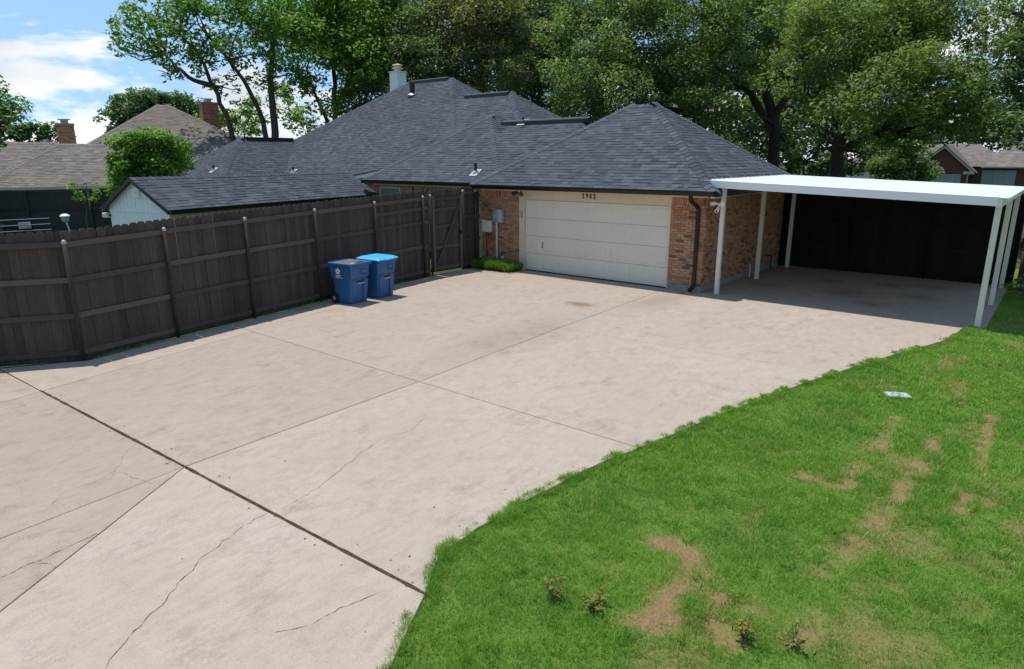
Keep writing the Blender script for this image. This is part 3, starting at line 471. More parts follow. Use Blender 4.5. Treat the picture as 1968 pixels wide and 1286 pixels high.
def shingle_cells(P, ex=.143, wmin=.12, wmax=.34, seed=0):
    """tabs laid in courses on a convex roof face whose first edge is the eave: (corner points, thickness)"""
    r = random.Random(seed); P = [Vector(p) for p in P]; u = (P[1]-P[0]).normalized(); n = u.cross(P[2]-P[0]).normalized(); v = n.cross(u)
    uv = [((p-P[0]).dot(u), (p-P[0]).dot(v)) for p in P]; vmax = max(b for a, b in uv)
    def span(t):
        xs = []
        for (a, b), (c, d) in zip(uv, uv[1:]+uv[:1]):
            if abs(b-d) > 1e-9 and min(b, d)-1e-7 <= t <= max(b, d)+1e-7: xs.append(a+(c-a)*(t-b)/(d-b))
            elif abs(b-d) <= 1e-9 and abs(t-b) < 1e-6: xs += [a, c]
        return (min(xs), max(xs)) if xs else None
    out = []; k = 0
    while k*ex < vmax-.02:
        v0, v1 = k*ex, min((k+1)*ex, vmax-1e-4); s0, s1 = span(v0+1e-5), span(v1)
        if s0 and s1:
            lo, hi = min(s0[0], s1[0]), max(s0[1], s1[1]); x = lo-r.uniform(0, .3); clamp = lambda q, s: max(s[0], min(s[1], q))
            while x < hi:
                w = r.uniform(wmin, wmax); a, b = x, x+w; x = b
                a0, b0, a1, b1 = clamp(a, s0), clamp(b, s0), clamp(a, s1), clamp(b, s1)
                if b0-a0 < .01 and b1-a1 < .01: continue
                full = abs((b0-a0)-w) < 1e-6 and abs((b1-a1)-w) < 1e-6
                out.append((P[0]+u*a0+v*v0, P[0]+u*b0+v*v0, P[0]+u*b1+v*v1, P[0]+u*a1+v*v1, n, r.choice((.006, .007, .012, .016)), full, u, v, a, w, v0, v1))
        k += 1
    return out
def shingle_mesh(cells, name, mat, parent):
    V, F, R = [], [], []; r = random.Random(3)
    for A, B, C_, D, n, t, *_ in cells:
        i = len(V); V += [A+n*.001, B+n*.001, A+n*t, B+n*t, C_+n*.0015, D+n*.0015]
        F += [(2+i, 3+i, 4+i, 5+i), (i, 1+i, 3+i, 2+i), (i, 2+i, 5+i, i), (1+i, 4+i, 3+i, 1+i)]; c = min(1, max(0, r.gauss(.45, .27))); R += [c]*4
    F = [f[:3] if f[0] == f[3] else f for f in F]
    me = bpy.data.meshes.new(name); me.from_pydata([tuple(p) for p in V], [], F); me.update(); face_attr(me, 'rnd', R); o = link(name, me, mat, parent); o['kind'] = 'stuff'; return o
UNIT_SH = None
def unit_shingle():
    global UNIT_SH
    if UNIT_SH is None:
        UNIT_SH = bpy.data.meshes.new('shingle'); UNIT_SH.from_pydata([(0,0,.05),(1,0,.05),(0,0,1),(1,0,1),(1,1,.1),(0,1,.1)], [], [(2,3,4,5),(0,1,3,2),(0,2,5),(1,4,3)]); UNIT_SH.materials.append(M['sh'])
    return UNIT_SH
def shingle_obj(c, parent):
    A, n, t, u, v, a, w, v0, v1 = c[0], c[4], c[5], c[7], c[8], c[9], c[10], c[11], c[12]
    o = bpy.data.objects.new('shingle', unit_shingle()); COL.objects.link(o); o.parent = parent
    mw = Matrix((( u.x*w, v.x*(v1-v0), n.x*t, A.x), (u.y*w, v.y*(v1-v0), n.y*t, A.y), (u.z*w, v.z*(v1-v0), n.z*t, A.z), (0, 0, 0, 1)))
    o.matrix_basis = mw; return o
def caps(p, q, n1, n2, name, mat, parent, step=.2, w=.17, single=False, seed=0):
    """overlapping cap shingles along a hip or ridge from low point p to high point q; n1, n2 = the two roof normals"""
    p, q = Vector(p), Vector(q); d = (q-p).normalized(); L = (q-p).length; r = random.Random(seed); n1, n2 = Vector(n1), Vector(n2)
    a = d.cross(n1).normalized(); b = n2.cross(d).normalized(); up = (n1+n2).normalized(); objs = []; mb = MB(); k = 0
    if a.dot(n2) > 0: a = -a
    if b.dot(n1) > 0: b = -b
    def cap(mb, o):
        lo, hi = up*.030, up*.014; e = d*(step*1.05)
        V = [o+lo, o+a*w+n1*.022, o+b*w+n2*.022, o+e+hi, o+e+a*w+n1*.010, o+e+b*w+n2*.010, o+up*.008, o+a*w+n1*.003, o+b*w+n2*.003]
        mb.add(V, [(0,1,4,3),(0,3,5,2),(6,7,1,0),(6,0,2,8),(1,7,4),(2,5,8)])
    if single:
        cap(mb, Vector((0, 0, 0))); me = mb.mesh('hip_cap'); me.materials.append(M['sh'])
        while k*step < L:
            o = link('hip_cap', me, None, parent); o.location = p+d*k*step+Vector((0, 0, r.uniform(0, .004))); k += 1
        return
    R = []
    while k*step < L: cap(mb, p+d*k*step); R += [min(1, max(0, r.gauss(.72, .15)))]*6; k += 1
    me = mb.mesh(name); face_attr(me, 'rnd', R); link(name, me, mat, parent)['kind'] = 'stuff'
def fnormal(P): P = [Vector(p) for p in P]; return (P[1]-P[0]).cross(P[2]-P[0]).normalized()
def hip_caps(hp, mat, parent, which=('fl', 'fr', 'ridge'), single=()):
    F = {k: fnormal(hp[k]) for k in ('front', 'right', 'back', 'left')}; a, b = hp['ridge']; P = hp['front']
    ax = abs(a[0]-b[0]) > abs(a[1]-b[1])
    for w in which:
        if w == 'fl': args = (P[0], a, F['left'], F['front'])
        elif w == 'fr': args = (P[1], b if ax else a, F['front'], F['right'])
        elif w == 'br': args = (hp['right'][1], b, F['right'], F['back'])
        elif w == 'bl': args = (hp['left'][0], a if ax else b, F['back'], F['left'])
        else: args = (b, a, F['front'] if ax else F['right'], F['back'] if ax else F['left'])
        caps(*args, 'ridge_caps', mat, parent, single=w in single, seed=hash(w) % 99 if False else len(w))
def brick_cells(o, u, n, x0, x1, z0, z1, seed=0, holes=(), soldier=0.):
    """bricks in running bond on a vertical wall: origin o, along unit u, outward n. returns (centre, u, n, w, h, standing)"""
    r = random.Random(seed); o, u, n = Vector(o), Vector(u), Vector(n); bw, bh, j = .194, .0585, .0105; out = []; top = z1-soldier
    k = 0; z = z0
    while z+bh <= top+.012:
        x = x0-(bw+j)/2 if k % 2 else x0
        while x < x1-.015:
            a, b = max(x, x0), min(x+bw, x1)
            if b-a > .03 and not any(hx0 < (a+b)/2 < hx1 and hz0 < z+bh/2 < hz1 for hx0, hx1, hz0, hz1 in holes):
                out.append((o+u*(a+b)/2+Vector((0, 0, z+bh/2)), u, n, b-a, bh, r.uniform(-.0035, .0035)))
            x += bw+j
        z += bh+j; k += 1
    if soldier:
        x = x0; hh = z1-z-.004
        while x < x1-.03:
            b = min(x+bh, x1)
            if not any(hx0 < (x+b)/2 < hx1 and hz0 < z+hh/2 < hz1 for hx0, hx1, hz0, hz1 in holes): out.append((o+u*(x+b)/2+Vector((0, 0, z+hh/2)), u, n, b-x, hh, r.uniform(-.003, .003)))
            x += bh+j
    return out
def brick_unit():
    m = MB().bevbox(-.5, .5, -.5, .5, -.5, .5, .035); me = m.mesh('brick'); me.materials.append(M['brick']); return me
BU = brick_unit()
def brick_obj(c, parent):
    p, u, n, w, h, d = c; o = bpy.data.objects.new('brick', BU); COL.objects.link(o); o.parent = parent; t = .022; p = p+n*d
    o.matrix_basis = Matrix(((u.x*w, n.x*t, 0, p.x), (u.y*w, n.y*t, 0, p.y), (0, 0, h, p.z), (0, 0, 0, 1))); return o
def brick_mesh(cells, name, parent):
    V, F, R = [], [], []; r = random.Random(4)
    for p, u, n, w, h, d in cells:
        i = len(V); q = p+n*(d+.011); z = Vector((0, 0, h/2)); b = -n*.02; U = u*w/2; c = .002
        f = [q-U*.985-z*.96, q+U*.985-z*.96, q+U*.985+z*.96, q-U*.985+z*.96]; V += f+[x+b+(x-q)*.02 for x in f]
        F += [(i, i+1, i+2, i+3), (i, i+4, i+5, i+1), (i+1, i+5, i+6, i+2), (i+2, i+6, i+7, i+3), (i+3, i+7, i+4, i)]; R += [r.random()]*5
    me = bpy.data.meshes.new(name); me.from_pydata([tuple(x) for x in V], [], F); me.update(); face_attr(me, 'rnd', R); o = link(name, me, 'brick_a', parent); o['kind'] = 'stuff'; return o
# ================================================================ THE HOUSE
S8 = .667
house = thing('brick_house', 'long brick house with charcoal hip roofs and a cream double garage door numbered 2902', 'house')
HG = hip(-7.8, .375, -.40, 6.80, 2.60, S8); HB = hip(-12.4, -3.2, .60, 6.96, 2.575, S8); HC = hip(-14.55, -7.3, .60, 12.5, 2.60, S8, 'y')
HA = hip(-27.9, -10.64, 2.0, 16.04, 2.60, S8); HB2 = hip(-21, -7.05, 2.0, 12.78, 2.575, S8); HW = hip(-27.79, -22.39, -1.14, 9.0, 2.60, S8, 'y')
HIPS = [HG, HB, HC, HA, HB2, HW]
def roof_deck(hp, name='roof', mat='sh', parent=house):
    mb = MB()
    for k in ('front', 'right', 'back', 'left'): mb.poly(hp[k])
    P = hp['front']; R = hp['right']; L = hp['left']; z = P[0][2]
    xs = [P[0][0], P[1][0]]; ysv = [P[0][1], R[1][1]]
    # soffit and fascia body under the eave
    mb.add([(xs[0]+.01,ysv[0]+.01,z-.015),(xs[1]-.01,ysv[0]+.01,z-.015),(xs[1]-.01,ysv[1]-.01,z-.015),(xs[0]+.01,ysv[1]-.01,z-.015)], [(0,3,2,1)])
    return mb.build(name, mat, parent)
near, far = [], []
for i, hp in enumerate(HIPS):
    rd = roof_deck(hp)
    if i == 0: groof = rd
    faces = {0: ('front', 'right'), 1: ('front',), 2: ('front', 'right'), 3: ('front', 'right'), 4: ('front', 'right'), 5: ('front', 'right')}[i]
    for j, k in enumerate(faces):
        for c in shingle_cells(hp[k], seed=i*10+j):
            m = (c[0]+c[1]+c[2]+c[3])/4
            if any(hip_z(h2, m.x, m.y) > m.z+.012 for h2 in HIPS if h2 is not hp): continue
            (near if i == 0 and c[6] else far).append(c)
near.sort(key=lambda c: (c[0]-CAM).length); far += near[300:]
for c in near[:300]: shingle_obj(c, groof)
shingle_mesh(far, 'shingles', 'sh_a', house)
hip_caps(HG, 'sh_a', house, ('fl', 'ridge', 'br')); hip_caps(HG, 'sh_a', groof, ('fr',), ('fr',))
hip_caps(HB, 'sh_a', house, ('ridge',)); hip_caps(HC, 'sh_a', house, ('fl', 'fr')); hip_caps(HA, 'sh_a', house, ('fl', 'fr', 'ridge')); hip_caps(HB2, 'sh_a', house, ('fr', 'ridge')); hip_caps(HW, 'sh_a', house, ('fl', 'fr', 'ridge'))
for hp, x0, x1 in ((HB, -9.9, -6.0), (HB2, -15.2, -12.6), (HA, -20.7, -17.9)):
    a, b = hp['ridge']; rv = MB().box(x0, x1, a[1]-.17, a[1]+.17, a[2]-.10, a[2]+.035).build('ridge_vent', 'black', house)
    MB().prism([(x0, a[1]-.20, a[2]+.012), (x0, a[1], a[2]+.085), (x0, a[1]+.20, a[2]+.012), (x0, a[1]+.19, a[2]+.002), (x0, a[1], a[2]+.07), (x0, a[1]-.19, a[2]+.002)], (x1-x0, 0, 0)).build('vent_cap', 'sh', rv)
a, b = HW['ridge']; rv = MB().box(a[0]-.17, a[0]+.17, a[1]+.2, 4.4, a[2]-.10, a[2]+.035).build('ridge_vent', 'black', house); MB().box(a[0]-.19, a[0]+.19, a[1]+.2, 4.4, a[2]+.036, a[2]+.06).build('vent_cap', 'sh', rv)
# walls (mortar-coloured cores), bricks in front
wm = MB()
wm.box(-7.65, -6.06, .012, .25, .16, 2.40); wm.box(-.955, -.012, .012, .25, .16, 2.44); wm.box(-.25, -.012, .25, 6.4, .16, 2.42); wm.box(-7.65, -7.4, .25, 6.4, .02, 2.44); wm.box(-7.4, -.25, 6.15, 6.4, .02, 2.42)
wm.build('wall', 'mortar', house)
wl = MB(); wl.box(-14.2, -7.66, 1.012, 1.2, .02, 2.40); wl.box(-27.4, -10.7, 2.42, 2.6, .02, 2.5); wl.box(-27.4, -22.8, -.72, -.5, .02, 2.5); wl.box(-22.98, -22.8, -.5, 2.42, .02, 2.5); wl.box(-14.2, -14.0, 1.2, 12, .02, 2.5)
wl.build('wall', 'mortar', house)
for b_ in ((-7.66, -6.065, -.018, .2, -.05, .155), (-.95, .018, -.018, .2, -.05, .155), (-.2, .018, .2, 6.42, -.05, .155)): MB().box(*b_).build('foundation', 'conc', house)
cells = brick_cells((0,0,0), (1,0,0), (0,-1,0), -7.65, -6.065, .165, 2.42, 1, soldier=.20) + brick_cells((0,0,0), (1,0,0), (0,-1,0), -.945, .0, .165, 2.42, 2, soldier=.20) + brick_cells((0,0,0), (0,1,0), (1,0,0), .012, 6.4, .165, 2.40, 3, soldier=.20)
cells.sort(key=lambda c: (c[0]-CAM).length-(.0 if abs(c[2].y) > .5 else -.6))
for c in cells[:300]: brick_obj(c, house)
more = brick_cells((0,1.0,0), (1,0,0), (0,-1,0), -14.2, -7.66, 1.2, 2.40, 4, holes=((-13.95,-12.75,.9,2.35),), soldier=.20)
brick_mesh(cells[300:]+more, 'bricks', house)
# eaves: cream frieze, soffit, black gutters
tr = MB(); tr.box(-7.66, -6.075, -.018, .01, 2.42, 2.485); tr.box(-.945, .02, -.018, .01, 2.42, 2.485); tr.box(-7.8, .36, -.385, .02, 2.487, 2.512); tr.build('soffit', 'cream', house)
tr = MB(); tr.box(.012, .04, .02, 6.42, 2.40, 2.56); tr.box(.04, .36, .0, 6.75, 2.562, 2.58); tr.build('frieze_board', 'cream', house)
tr = MB(); tr.box(.26, .372, -.36, .0, 2.44, 2.575); tr.build('eave_return', 'cream', house)
hd = MB(); hd.box(-6.07, -.945, -.022, .05, 2.262, 2.485); hd.build('header_board', 'cream', house)
tr = MB(); tr.box(-14.3, -7.75, .62, 1.0, 2.487, 2.512); tr.box(-14.3, -7.75, .98, 1.0, 2.40, 2.487); tr.box(-22.3, -14.6, 2.02, 2.42, 2.487, 2.51); tr.build('soffit', 'cream', house)
def gutter(x0, x1, y, z, par=house):
    P = [(x0, y-.002, z), (x0, y-.002, z-.125), (x0, y-.085, z-.125), (x0, y-.105, z-.07), (x0, y-.125, z-.045), (x0, y-.128, z), (x0, y-.112, z), (x0, y-.110, z-.04), (x0, y-.075, z-.112), (x0, y-.014, z-.112), (x0, y-.014, z)]
    m = MB().prism(P, (x1-x0, 0, 0)); m.box(x0-.003, x0+.003, y-.126, y, z-.123, z-.002); m.box(x1-.003, x1+.003, y-.126, y, z-.123, z-.002); return m.build('gutter', 'black', par)
gutter(-7.98, .385, -.395, 2.612); gutter(-14.45, -7.86, .605, 2.612); gutter(-27.7, -22.4, -1.135, 2.61)
fb = MB(); fb.box(.362, .382, -.39, 6.78, 2.47, 2.595); fb.build('fascia', 'black', house)
# main roof return seen over the shed: white rake with dark drip edge
mr = MB(); mr.prism([(-17.3,1.90,2.62),(-14.7,1.90,2.98),(-14.7,1.90,2.90),(-15.78,1.90,2.52),(-15.78,1.90,2.66),(-17.3,1.90,2.50)], (0, .06, 0)); mr.build('rake_board', 'white', house)
mr = MB(); mr.prism([(-17.4,1.85,2.635),(-14.7,1.85,3.01),(-14.7,1.85,2.985),(-17.4,1.85,2.605)], (0, .5, 0)); mr.build('drip_edge', 'brownplastic', house)
# downspout
def rect_tube(pts, w, d, name, mat, par):
    m = MB(); pts = [Vector(p) for p in pts]; rings = []
    for i, p in enumerate(pts):
        t = (pts[min(i+1, len(pts)-1)]-pts[max(i-1, 0)]).normalized(); a = Vector((1, 0, 0)); b = t.cross(a).normalized(); a = b.cross(t)
        rings.append([p+a*w/2*sx+b*d/2*sy for sx, sy in ((-1,-1),(1,-1),(1,1),(-1,1))])
    V = [q for r_ in rings for q in r_]; n = len(rings); F = [(i*4+k, i*4+(k+1) % 4, i*4+4+(k+1) % 4, i*4+4+k) for i in range(n-1) for k in range(4)]+[(3,2,1,0), tuple((n-1)*4+k for k in range(4))]
    return m.add(V, F).build(name, mat, par)
ds = rect_tube([(-.22,-.46,2.50),(-.22,-.46,2.40),(-.205,-.40,2.34),(-.175,-.16,2.22),(-.165,-.085,2.16),(-.165,-.075,2.05),(-.165,-.075,.24),(-.17,-.085,.16),(-.19,-.17,.085),(-.20,-.24,.065)], .085, .07, 'downspout', 'black', house)
for z in (.3, 1.3, 2.0): MB().box(-.217, -.113, -.118, -.028, z, z+.03).build('strap', 'black', ds)
# garage door: four sections of eight raised panels, trim, hardware
gd = MB(); DX0, DX1, DZ1 = -5.86, -.985, 2.175; SH = DZ1/4; PW = (DX1-DX0)/8
for k in range(4): gd.box(DX0, DX1, .052, .09, k*SH+.018*(k == 0)+.004, (k+1)*SH-.004)
gdo = gd.build('garage_door', 'door', house)
pm = MB(); w2, h2, e = PW/2-.055, SH/2-.075, .028
pm.add([(-w2,0,-h2),(w2,0,-h2),(w2,0,h2),(-w2,0,h2),(-w2+e,-.008,-h2+e),(w2-e,-.008,-h2+e),(w2-e,-.008,h2-e),(-w2+e,-.008,h2-e),(-w2+2*e,-.004,-h2+2*e),(w2-2*e,-.004,-h2+2*e),(w2-2*e,-.004,h2-2*e),(-w2+2*e,-.004,h2-2*e)],
       [(0,1,5,4),(1,2,6,5),(2,3,7,6),(3,0,4,7),(4,5,9,8),(5,6,10,9),(6,7,11,10),(7,4,8,11),(8,9,10,11)])
pme = pm.mesh('door_panel'); pme.materials.append(M['door'])
for r_ in range(4):
    for c_ in range(8): o = link('door_panel', pme, None, gdo); o.location = (DX0+PW*(c_+.5), .0518, SH*(r_+.5))
MB().box(DX0, DX1, .056, .086, -.001, .022).build('bottom_seal', 'darkplastic', gdo)
MB().bevbox(-5.20, -5.165, .02, .05, .74, .93).tube([(-5.183,.02,.80),(-5.183,-.01,.80),(-5.175,-.02,.75)], .009, 6).build('lock_handle', 'grey', gdo)
for x, z in ((-5.0, .70), (-4.97, .12)): MB().bevbox(x-.075, x+.075, .036, .05, z-.018, z+.018).box(x-.06, x+.06, .012, .036, z+.0, z+.012).build('pull_handle', 'white', gdo)
jm = MB(); jm.box(-6.062, -5.868, -.03, .06, -.03, 2.262); jm.box(-.978, -.948, -.02, .06, -.03, 2.262); jm.box(-5.868, -.978, -.012, .05, 2.185, 2.262); jm.build('door_frame', 'cream', house)
MB().box(-5.99, -5.92, -.045, -.03, 1.62, 1.82).build('keypad', 'grey', house)
# numerals on the header
for i, ch in enumerate('2902'):
    cu = bpy.data.curves.new('digit', 'FONT'); cu.body = ch; cu.size = .20; cu.extrude = .008; cu.offset = .003; cu.align_x = 'CENTER'
    ob = bpy.data.objects.new('digit', cu); me = bpy.data.meshes.new_from_object(ob); bpy.data.objects.remove(ob); me.name = 'house_numeral'; me.materials.clear()
    o = link('house_numeral', me, 'brownplastic', house); o.location = (-3.70+i*.125, -.031, 2.29); o.rotation_euler = (math.pi/2, 0, 0); o.scale = (.72, 1, 1)
# breezeway window
wn = MB(); wn.box(-13.95, -12.75, .985, 1.05, .9, .96); wn.box(-13.95, -12.75, .985, 1.05, 2.29, 2.35); wn.box(-13.95, -13.89, .985, 1.05, .96, 2.29); wn.box(-12.81, -12.75, .985, 1.05, .96, 2.29)
wo = wn.build('window', 'cream', house); MB().box(-13.89, -12.81, 1.0, 1.011, .96, 2.29).build('pane', 'glass_g', wo)
# roof pipes
def pipe(p, h, r, n=fnormal(HG['front'])):
    o = MB().tube([(p[0], p[1], p[2]-.05), (p[0], p[1], p[2]+h)], r, 10).build('vent_pipe', 'darkplastic', house)
    P = Vector(p); u = Vector((1, 0, 0)); v = Vector(n).cross(u).normalized(); N = Vector(n)
    MB().prism([P+N*.02+u*a*.17+v*b*.2 for a, b in ((-1,-1),(1,-1),(1,1),(-1,1))], N*.008).lathe([(r*2.2, .0), (r*1.7, .05), (r*1.15, .10)], (P.x, P.y, P.z-.01), 10).build('flashing', 'steel', o)
pipe((-8.88, 1.07, 2.915), .34, .05); pipe((-8.9, 3.70, 4.665), .22, .035); pipe((-19.35, 7.83, 6.49), .55, .13); pipe((-23.7, -.71, 2.89), .25, .05); pipe((-21.9, 2.30, 2.80), .22, .05)
# white boxed chimney
ch = MB(); ch.box(-22.75, -22.13, 9.32, 9.94, 5.0, 7.95); co = ch.build('chimney', 'whitewood', house)
for k in range(18): MB().box(-22.763, -22.117, 9.307, 9.953, 5.05+k*.16, 5.19+k*.16).build('siding_board', 'whitewood', co)
MB().box(-22.8, -22.08, 9.27, 9.99, 7.95, 8.0).build('chimney_top', 'white', co)
MB().lathe([(.17,0),(.17,.14),(.30,.15),(.30,.18),(.20,.19),(.20,.30),(.28,.31),(.26,.35),(.05,.40)], (-22.44, 9.63, 8.0), 16).build('chimney_cap', 'cream', co)
# ================================================================ THINGS ON THE GARAGE WALL
t = thing('electric_meter', 'grey electric meter box with round glass dial and pipe on the brick wall', 'electric meter', (-6.86, -.02, 1.43))
MB().bevbox(-.19, .19, -.12, -.012, 0, .41, .008).build('box', 'grey', t); MB().box(.02, .185, -.126, -.12, .01, .40).build('cover', 'lightgrey', t)
m = MB(); V = m.lathe([(.085,0),(.085,.02),(.075,.07),(.05,.085)], (0, 0, 0), 16); m.v = [(a-.09, -.12-c, b+.21) for a, b, c in m.v]; d = m.build('dial', 'glass_l', t); 
m = MB().lathe([(.094,0),(.094,.022),(.086,.022)], (0, 0, 0), 16); m.v = [(a-.09, -.119-c, b+.21) for a, b, c in m.v]; m.build('ring', 'steel', t)
MB().tube([(-.08, -.07, -1.46), (-.08, -.07, .0)], .034, 10).lathe([(.045,0),(.045,.05)], (-.08,-.07,-.05), 10).build('conduit', 'lightgrey', t)
t = thing('utility_box', 'cream cable box with coiled black cable beside the dark fence end', 'utility box', (-7.35, -.02, 1.10))
MB().bevbox(-.19, .185, -.12, -.012, 0, .36, .012).build('box', 'post', t); MB().box(-.20, .195, -.128, -.004, .345, .372).build('cover', 'post', t)
MB().tube([(-.06,-.05,.0),(-.05,-.05,-.3),(-.03,-.05,-.7),(.0,-.06,-.92),(.12,-.07,-.97),(.26,-.06,-1.06)], .012, 6).build('cable', 'darkplastic', t)
MB().tube([(.0,-.05,.0),(.03,-.06,-.08)]+[(.12+.075*math.cos(a*.5+2.6), -.06, -.13+.085*math.sin(a*.5+2.6)) for a in range(18)], .010, 6).build('cable_loop', 'darkplastic', t)
t = thing('pipe_stub', 'short grey pipe stub rising from the border grass by the meter', 'pipe', (-6.70, -.09, -.05))
MB().tube([(0,0,0),(0,0,.36)], .045, 10).build('pipe', 'grey', t); MB().lathe([(.055,0),(.055,.06)], (0,0,.36), 10).build('cap', 'lightgrey', t)
t = thing('floodlight', 'dark twin head floodlight under the eave at the garage door corner', 'floodlight', (-5.94, -.16, 2.42))
MB().lathe([(.05,-.0),(.05,.06)], (0,0,0), 10).build('base', 'cream', t)
for s in (-1, 1): MB().tube([(s*.03,0,.0),(s*.07,-.03,-.03),(s*.10,-.06,-.045),(s*.19,-.15,-.07)], [.02,.035,.05,.066], 10).build('lamp_head', 'brownplastic', t)
# ================================================================ CARPORT
cp = thing('carport', 'white flat roofed metal carport on six cream posts beside the garage', 'carport', (3.2, 3, 0))
CO = Vector((3.2, 3, 0))
def L3(*p): return tuple(Vector(p)-CO)
def cpz(x): return 2.862-.0365*x
PY = (.085, 2.93, 5.62)
def cbox(x0, x1, y0, y1, z0, z1, nm, mat, par=cp, b=.004): return MB().bevbox(x0-CO.x, x1-CO.x, y0-CO.y, y1-CO.y, z0, z1, b).build(nm, mat, par)
for y in PY:
    for x in (.41, 6.01): p = cbox(x-.052, x+.052, y-.052, y+.052, 0 if x < 3 else -.05, cpz(x)-.15, 'post', 'post', b=.006); 
def sl(x0, x1, y0, y1, d0, d1, nm, mat): # box following the roof fall, depths below the roof plane
    return MB().add([L3(x0,y0,cpz(x0)-d1),L3(x1,y0,cpz(x1)-d1),L3(x1,y1,cpz(x1)-d1),L3(x0,y1,cpz(x0)-d1),L3(x0,y0,cpz(x0)-d0),L3(x1,y0,cpz(x1)-d0),L3(x1,y1,cpz(x1)-d0),L3(x0,y1,cpz(x0)-d0)], [(0,3,2,1),(4,5,6,7),(0,1,5,4),(1,2,6,5),(2,3,7,6),(3,0,4,7)]).build(nm, mat, cp)
for k in range(20):    # interlocking pans, a rib on each seam
    y0 = -.07+k*.308; y1 = y0+.306
    o = sl(-.05, 6.15, y0, y1, .0, .022, 'roof_panel', 'white'); 
    if k: q_ = MB().add([L3(-.05,y0-.014,cpz(-.05)),L3(6.15,y0-.014,cpz(6.15)),L3(6.15,y0+.014,cpz(6.15)),L3(-.05,y0+.014,cpz(-.05)),L3(-.05,y0-.006,cpz(-.05)+.02),L3(6.15,y0-.006,cpz(6.15)+.02),L3(6.15,y0+.006,cpz(6.15)+.02),L3(-.05,y0+.006,cpz(-.05)+.02)], [(4,5,6,7),(0,1,5,4),(2,3,7,6),(0,4,7,3),(1,2,6,5)]); q_.build('seam', 'white', o)
sl(.09, 5.995, -.105, -.072, -.006, .168, 'fascia', 'white'); sl(.09, 6.15, 6.09, 6.12, -.006, .168, 'fascia', 'white')
sl(-.05, .30, -.098, -.074, -.010, .012, 'flashing', 'white')
sl(5.965, 6.055, -.07, 6.08, .024, .19, 'beam', 'white'); sl(.37, .45, -.07, 6.08, .024, .14, 'beam', 'post')
sl(6.15, 6.175, -.075, 6.1, -.014, .03, 'drip_edge', 'white')
t = thing('security_light', 'white twin head security light with camera on the front left carport post', 'security light', (.355, .02, 2.26))
MB().bevbox(-.035, .0, -.03, .05, -.05, .05, .006).build('base', 'white', t)
for s in (-1, 1): m = MB().tube([(-.02,-.03,.02),(-.03+s*.05,-.06,.04),(-.03+s*.085,-.09,.045),(-.03+s*.15,-.15,.03)], [.014,.03,.045,.055], 12); m.build('lamp_head', 'white', t)
h = MB().tube([(-.03,-.03,-.05),(-.03,-.05,-.09),(-.03,-.075,-.12),(-.03,-.13,-.14)], [.03,.045,.048,.045], 12).build('camera_head', 'white', t)
MB().tube([(-.03,-.128,-.14),(-.03,-.136,-.142)], .026, 12).build('lens', 'darkplastic', h)
t = thing('hose_pipe', 'white upright pipe with a bent top low on the carport brick wall', 'pipe', (.12, 3.15, 0))
MB().tube([(0,0,0),(0,0,.33),(.0,-.03,.36),(0,-.07,.365)], .016, 8).build('pipe', 'white', t)
t = thing('gas_pipe', 'dark bent pipe low on the carport brick wall near the back', 'pipe', (.12, 4.6, 0))
MB().tube([(0,-.3,.52),(0,.25,.45),(0,.32,.43),(0,.33,.36),(0,.33,0)], .022, 8).build('pipe', 'darkplastic', t)
# ================================================================ FENCES
def picket_mesh(nm, w, h, th, mat):
    m = MB().prism([(-w/2,th/2,0),(w/2,th/2,0),(w/2,th/2,h-.045),(w/2-.02,th/2,h-.012),(w/2-.045,th/2,h),(-w/2+.045,th/2,h),(-w/2+.02,th/2,h-.012),(-w/2,th/2,h-.045)], (0, -th, 0)); me = m.mesh(nm); me.materials.append(M[mat]); return me
def obj(nm, me, par, loc, rz=0, sc=(1, 1, 1), ry=0):
    o = bpy.data.objects.new(nm, me); COL.objects.link(o); o.parent = par; o.location = loc; o.rotation_euler = (0, ry, rz); o.scale = sc; return o
def fence_run(par, A, B, zA, zB, org, levels, pmesh, ph, mrail, off=-1, over=.15, posts=(True, True), mpost='fpost', gap=.0, capm='steel', pw=.146, rr=.032, seed=0, joined=None, base=-.04):
    """one bay: posts at A and B, rails between, pickets behind; off = side the pickets are on"""
    r = random.Random(seed); A, B = Vector((A[0], A[1], 0)), Vector((B[0], B[1], 0)); d = (B-A); L = d.length; d.normalize(); nrm = Vector((-d.y, d.x, 0))*off; rz = math.atan2(d.y, d.x); org = Vector(org)
    for f, P, z in ((posts[0], A, zA), (posts[1], B, zB)):
        if f:
            p = MB().tube([P-org+Vector((0,0,base)), P-org+Vector((0,0,z-.03))], rr, 10).build('post', mpost, par, True)
            MB().lathe([(rr*1.18,-.03),(rr*1.2,0),(rr*1.0,.022),(rr*.5,.036),(.004,.04)], P-org+Vector((0,0,z-.03)), 10).build('cap', capm, p, True)
    for fr in levels:
        a, b = A+nrm*.034+Vector((0,0,zA*fr-.045)), B+nrm*.034+Vector((0,0,zB*fr-.045)); j = r.uniform(-.006, .006)
        a += d*(rr*.2); b -= d*(rr*.2)
        MB().obox(a-org+Vector((0,0,j)), b-a, nrm*.036, (0,0,.092)).build('rail', mrail, par)
    n = max(1, round((L-2*gap)/pw)); w = (L-2*gap)/n; jm = MB()
    for i in range(n):
        s = gap+(i+.5)*w; z = zA+(zB-zA)*s/L+over+r.uniform(-.012, .010); p = A+d*s+nrm*(.080+(i % 2)*.007+r.uniform(-.004, .004))-org
        if joined: q = jm; q.obox(p-d*w*.485+Vector((0,0,base)), d*w*.97, nrm*.016, (0,0,z-base)); continue
        obj('picket', pmesh, par, (p.x, p.y, base), rz+r.uniform(-.012, .012), (w/pw*(.985 if mrail == 'rail' else 1.08), 1, (z-base)/ph), r.uniform(-.004, .004))
    if joined: jm.build('pickets', joined, par)['kind'] = 'stuff'
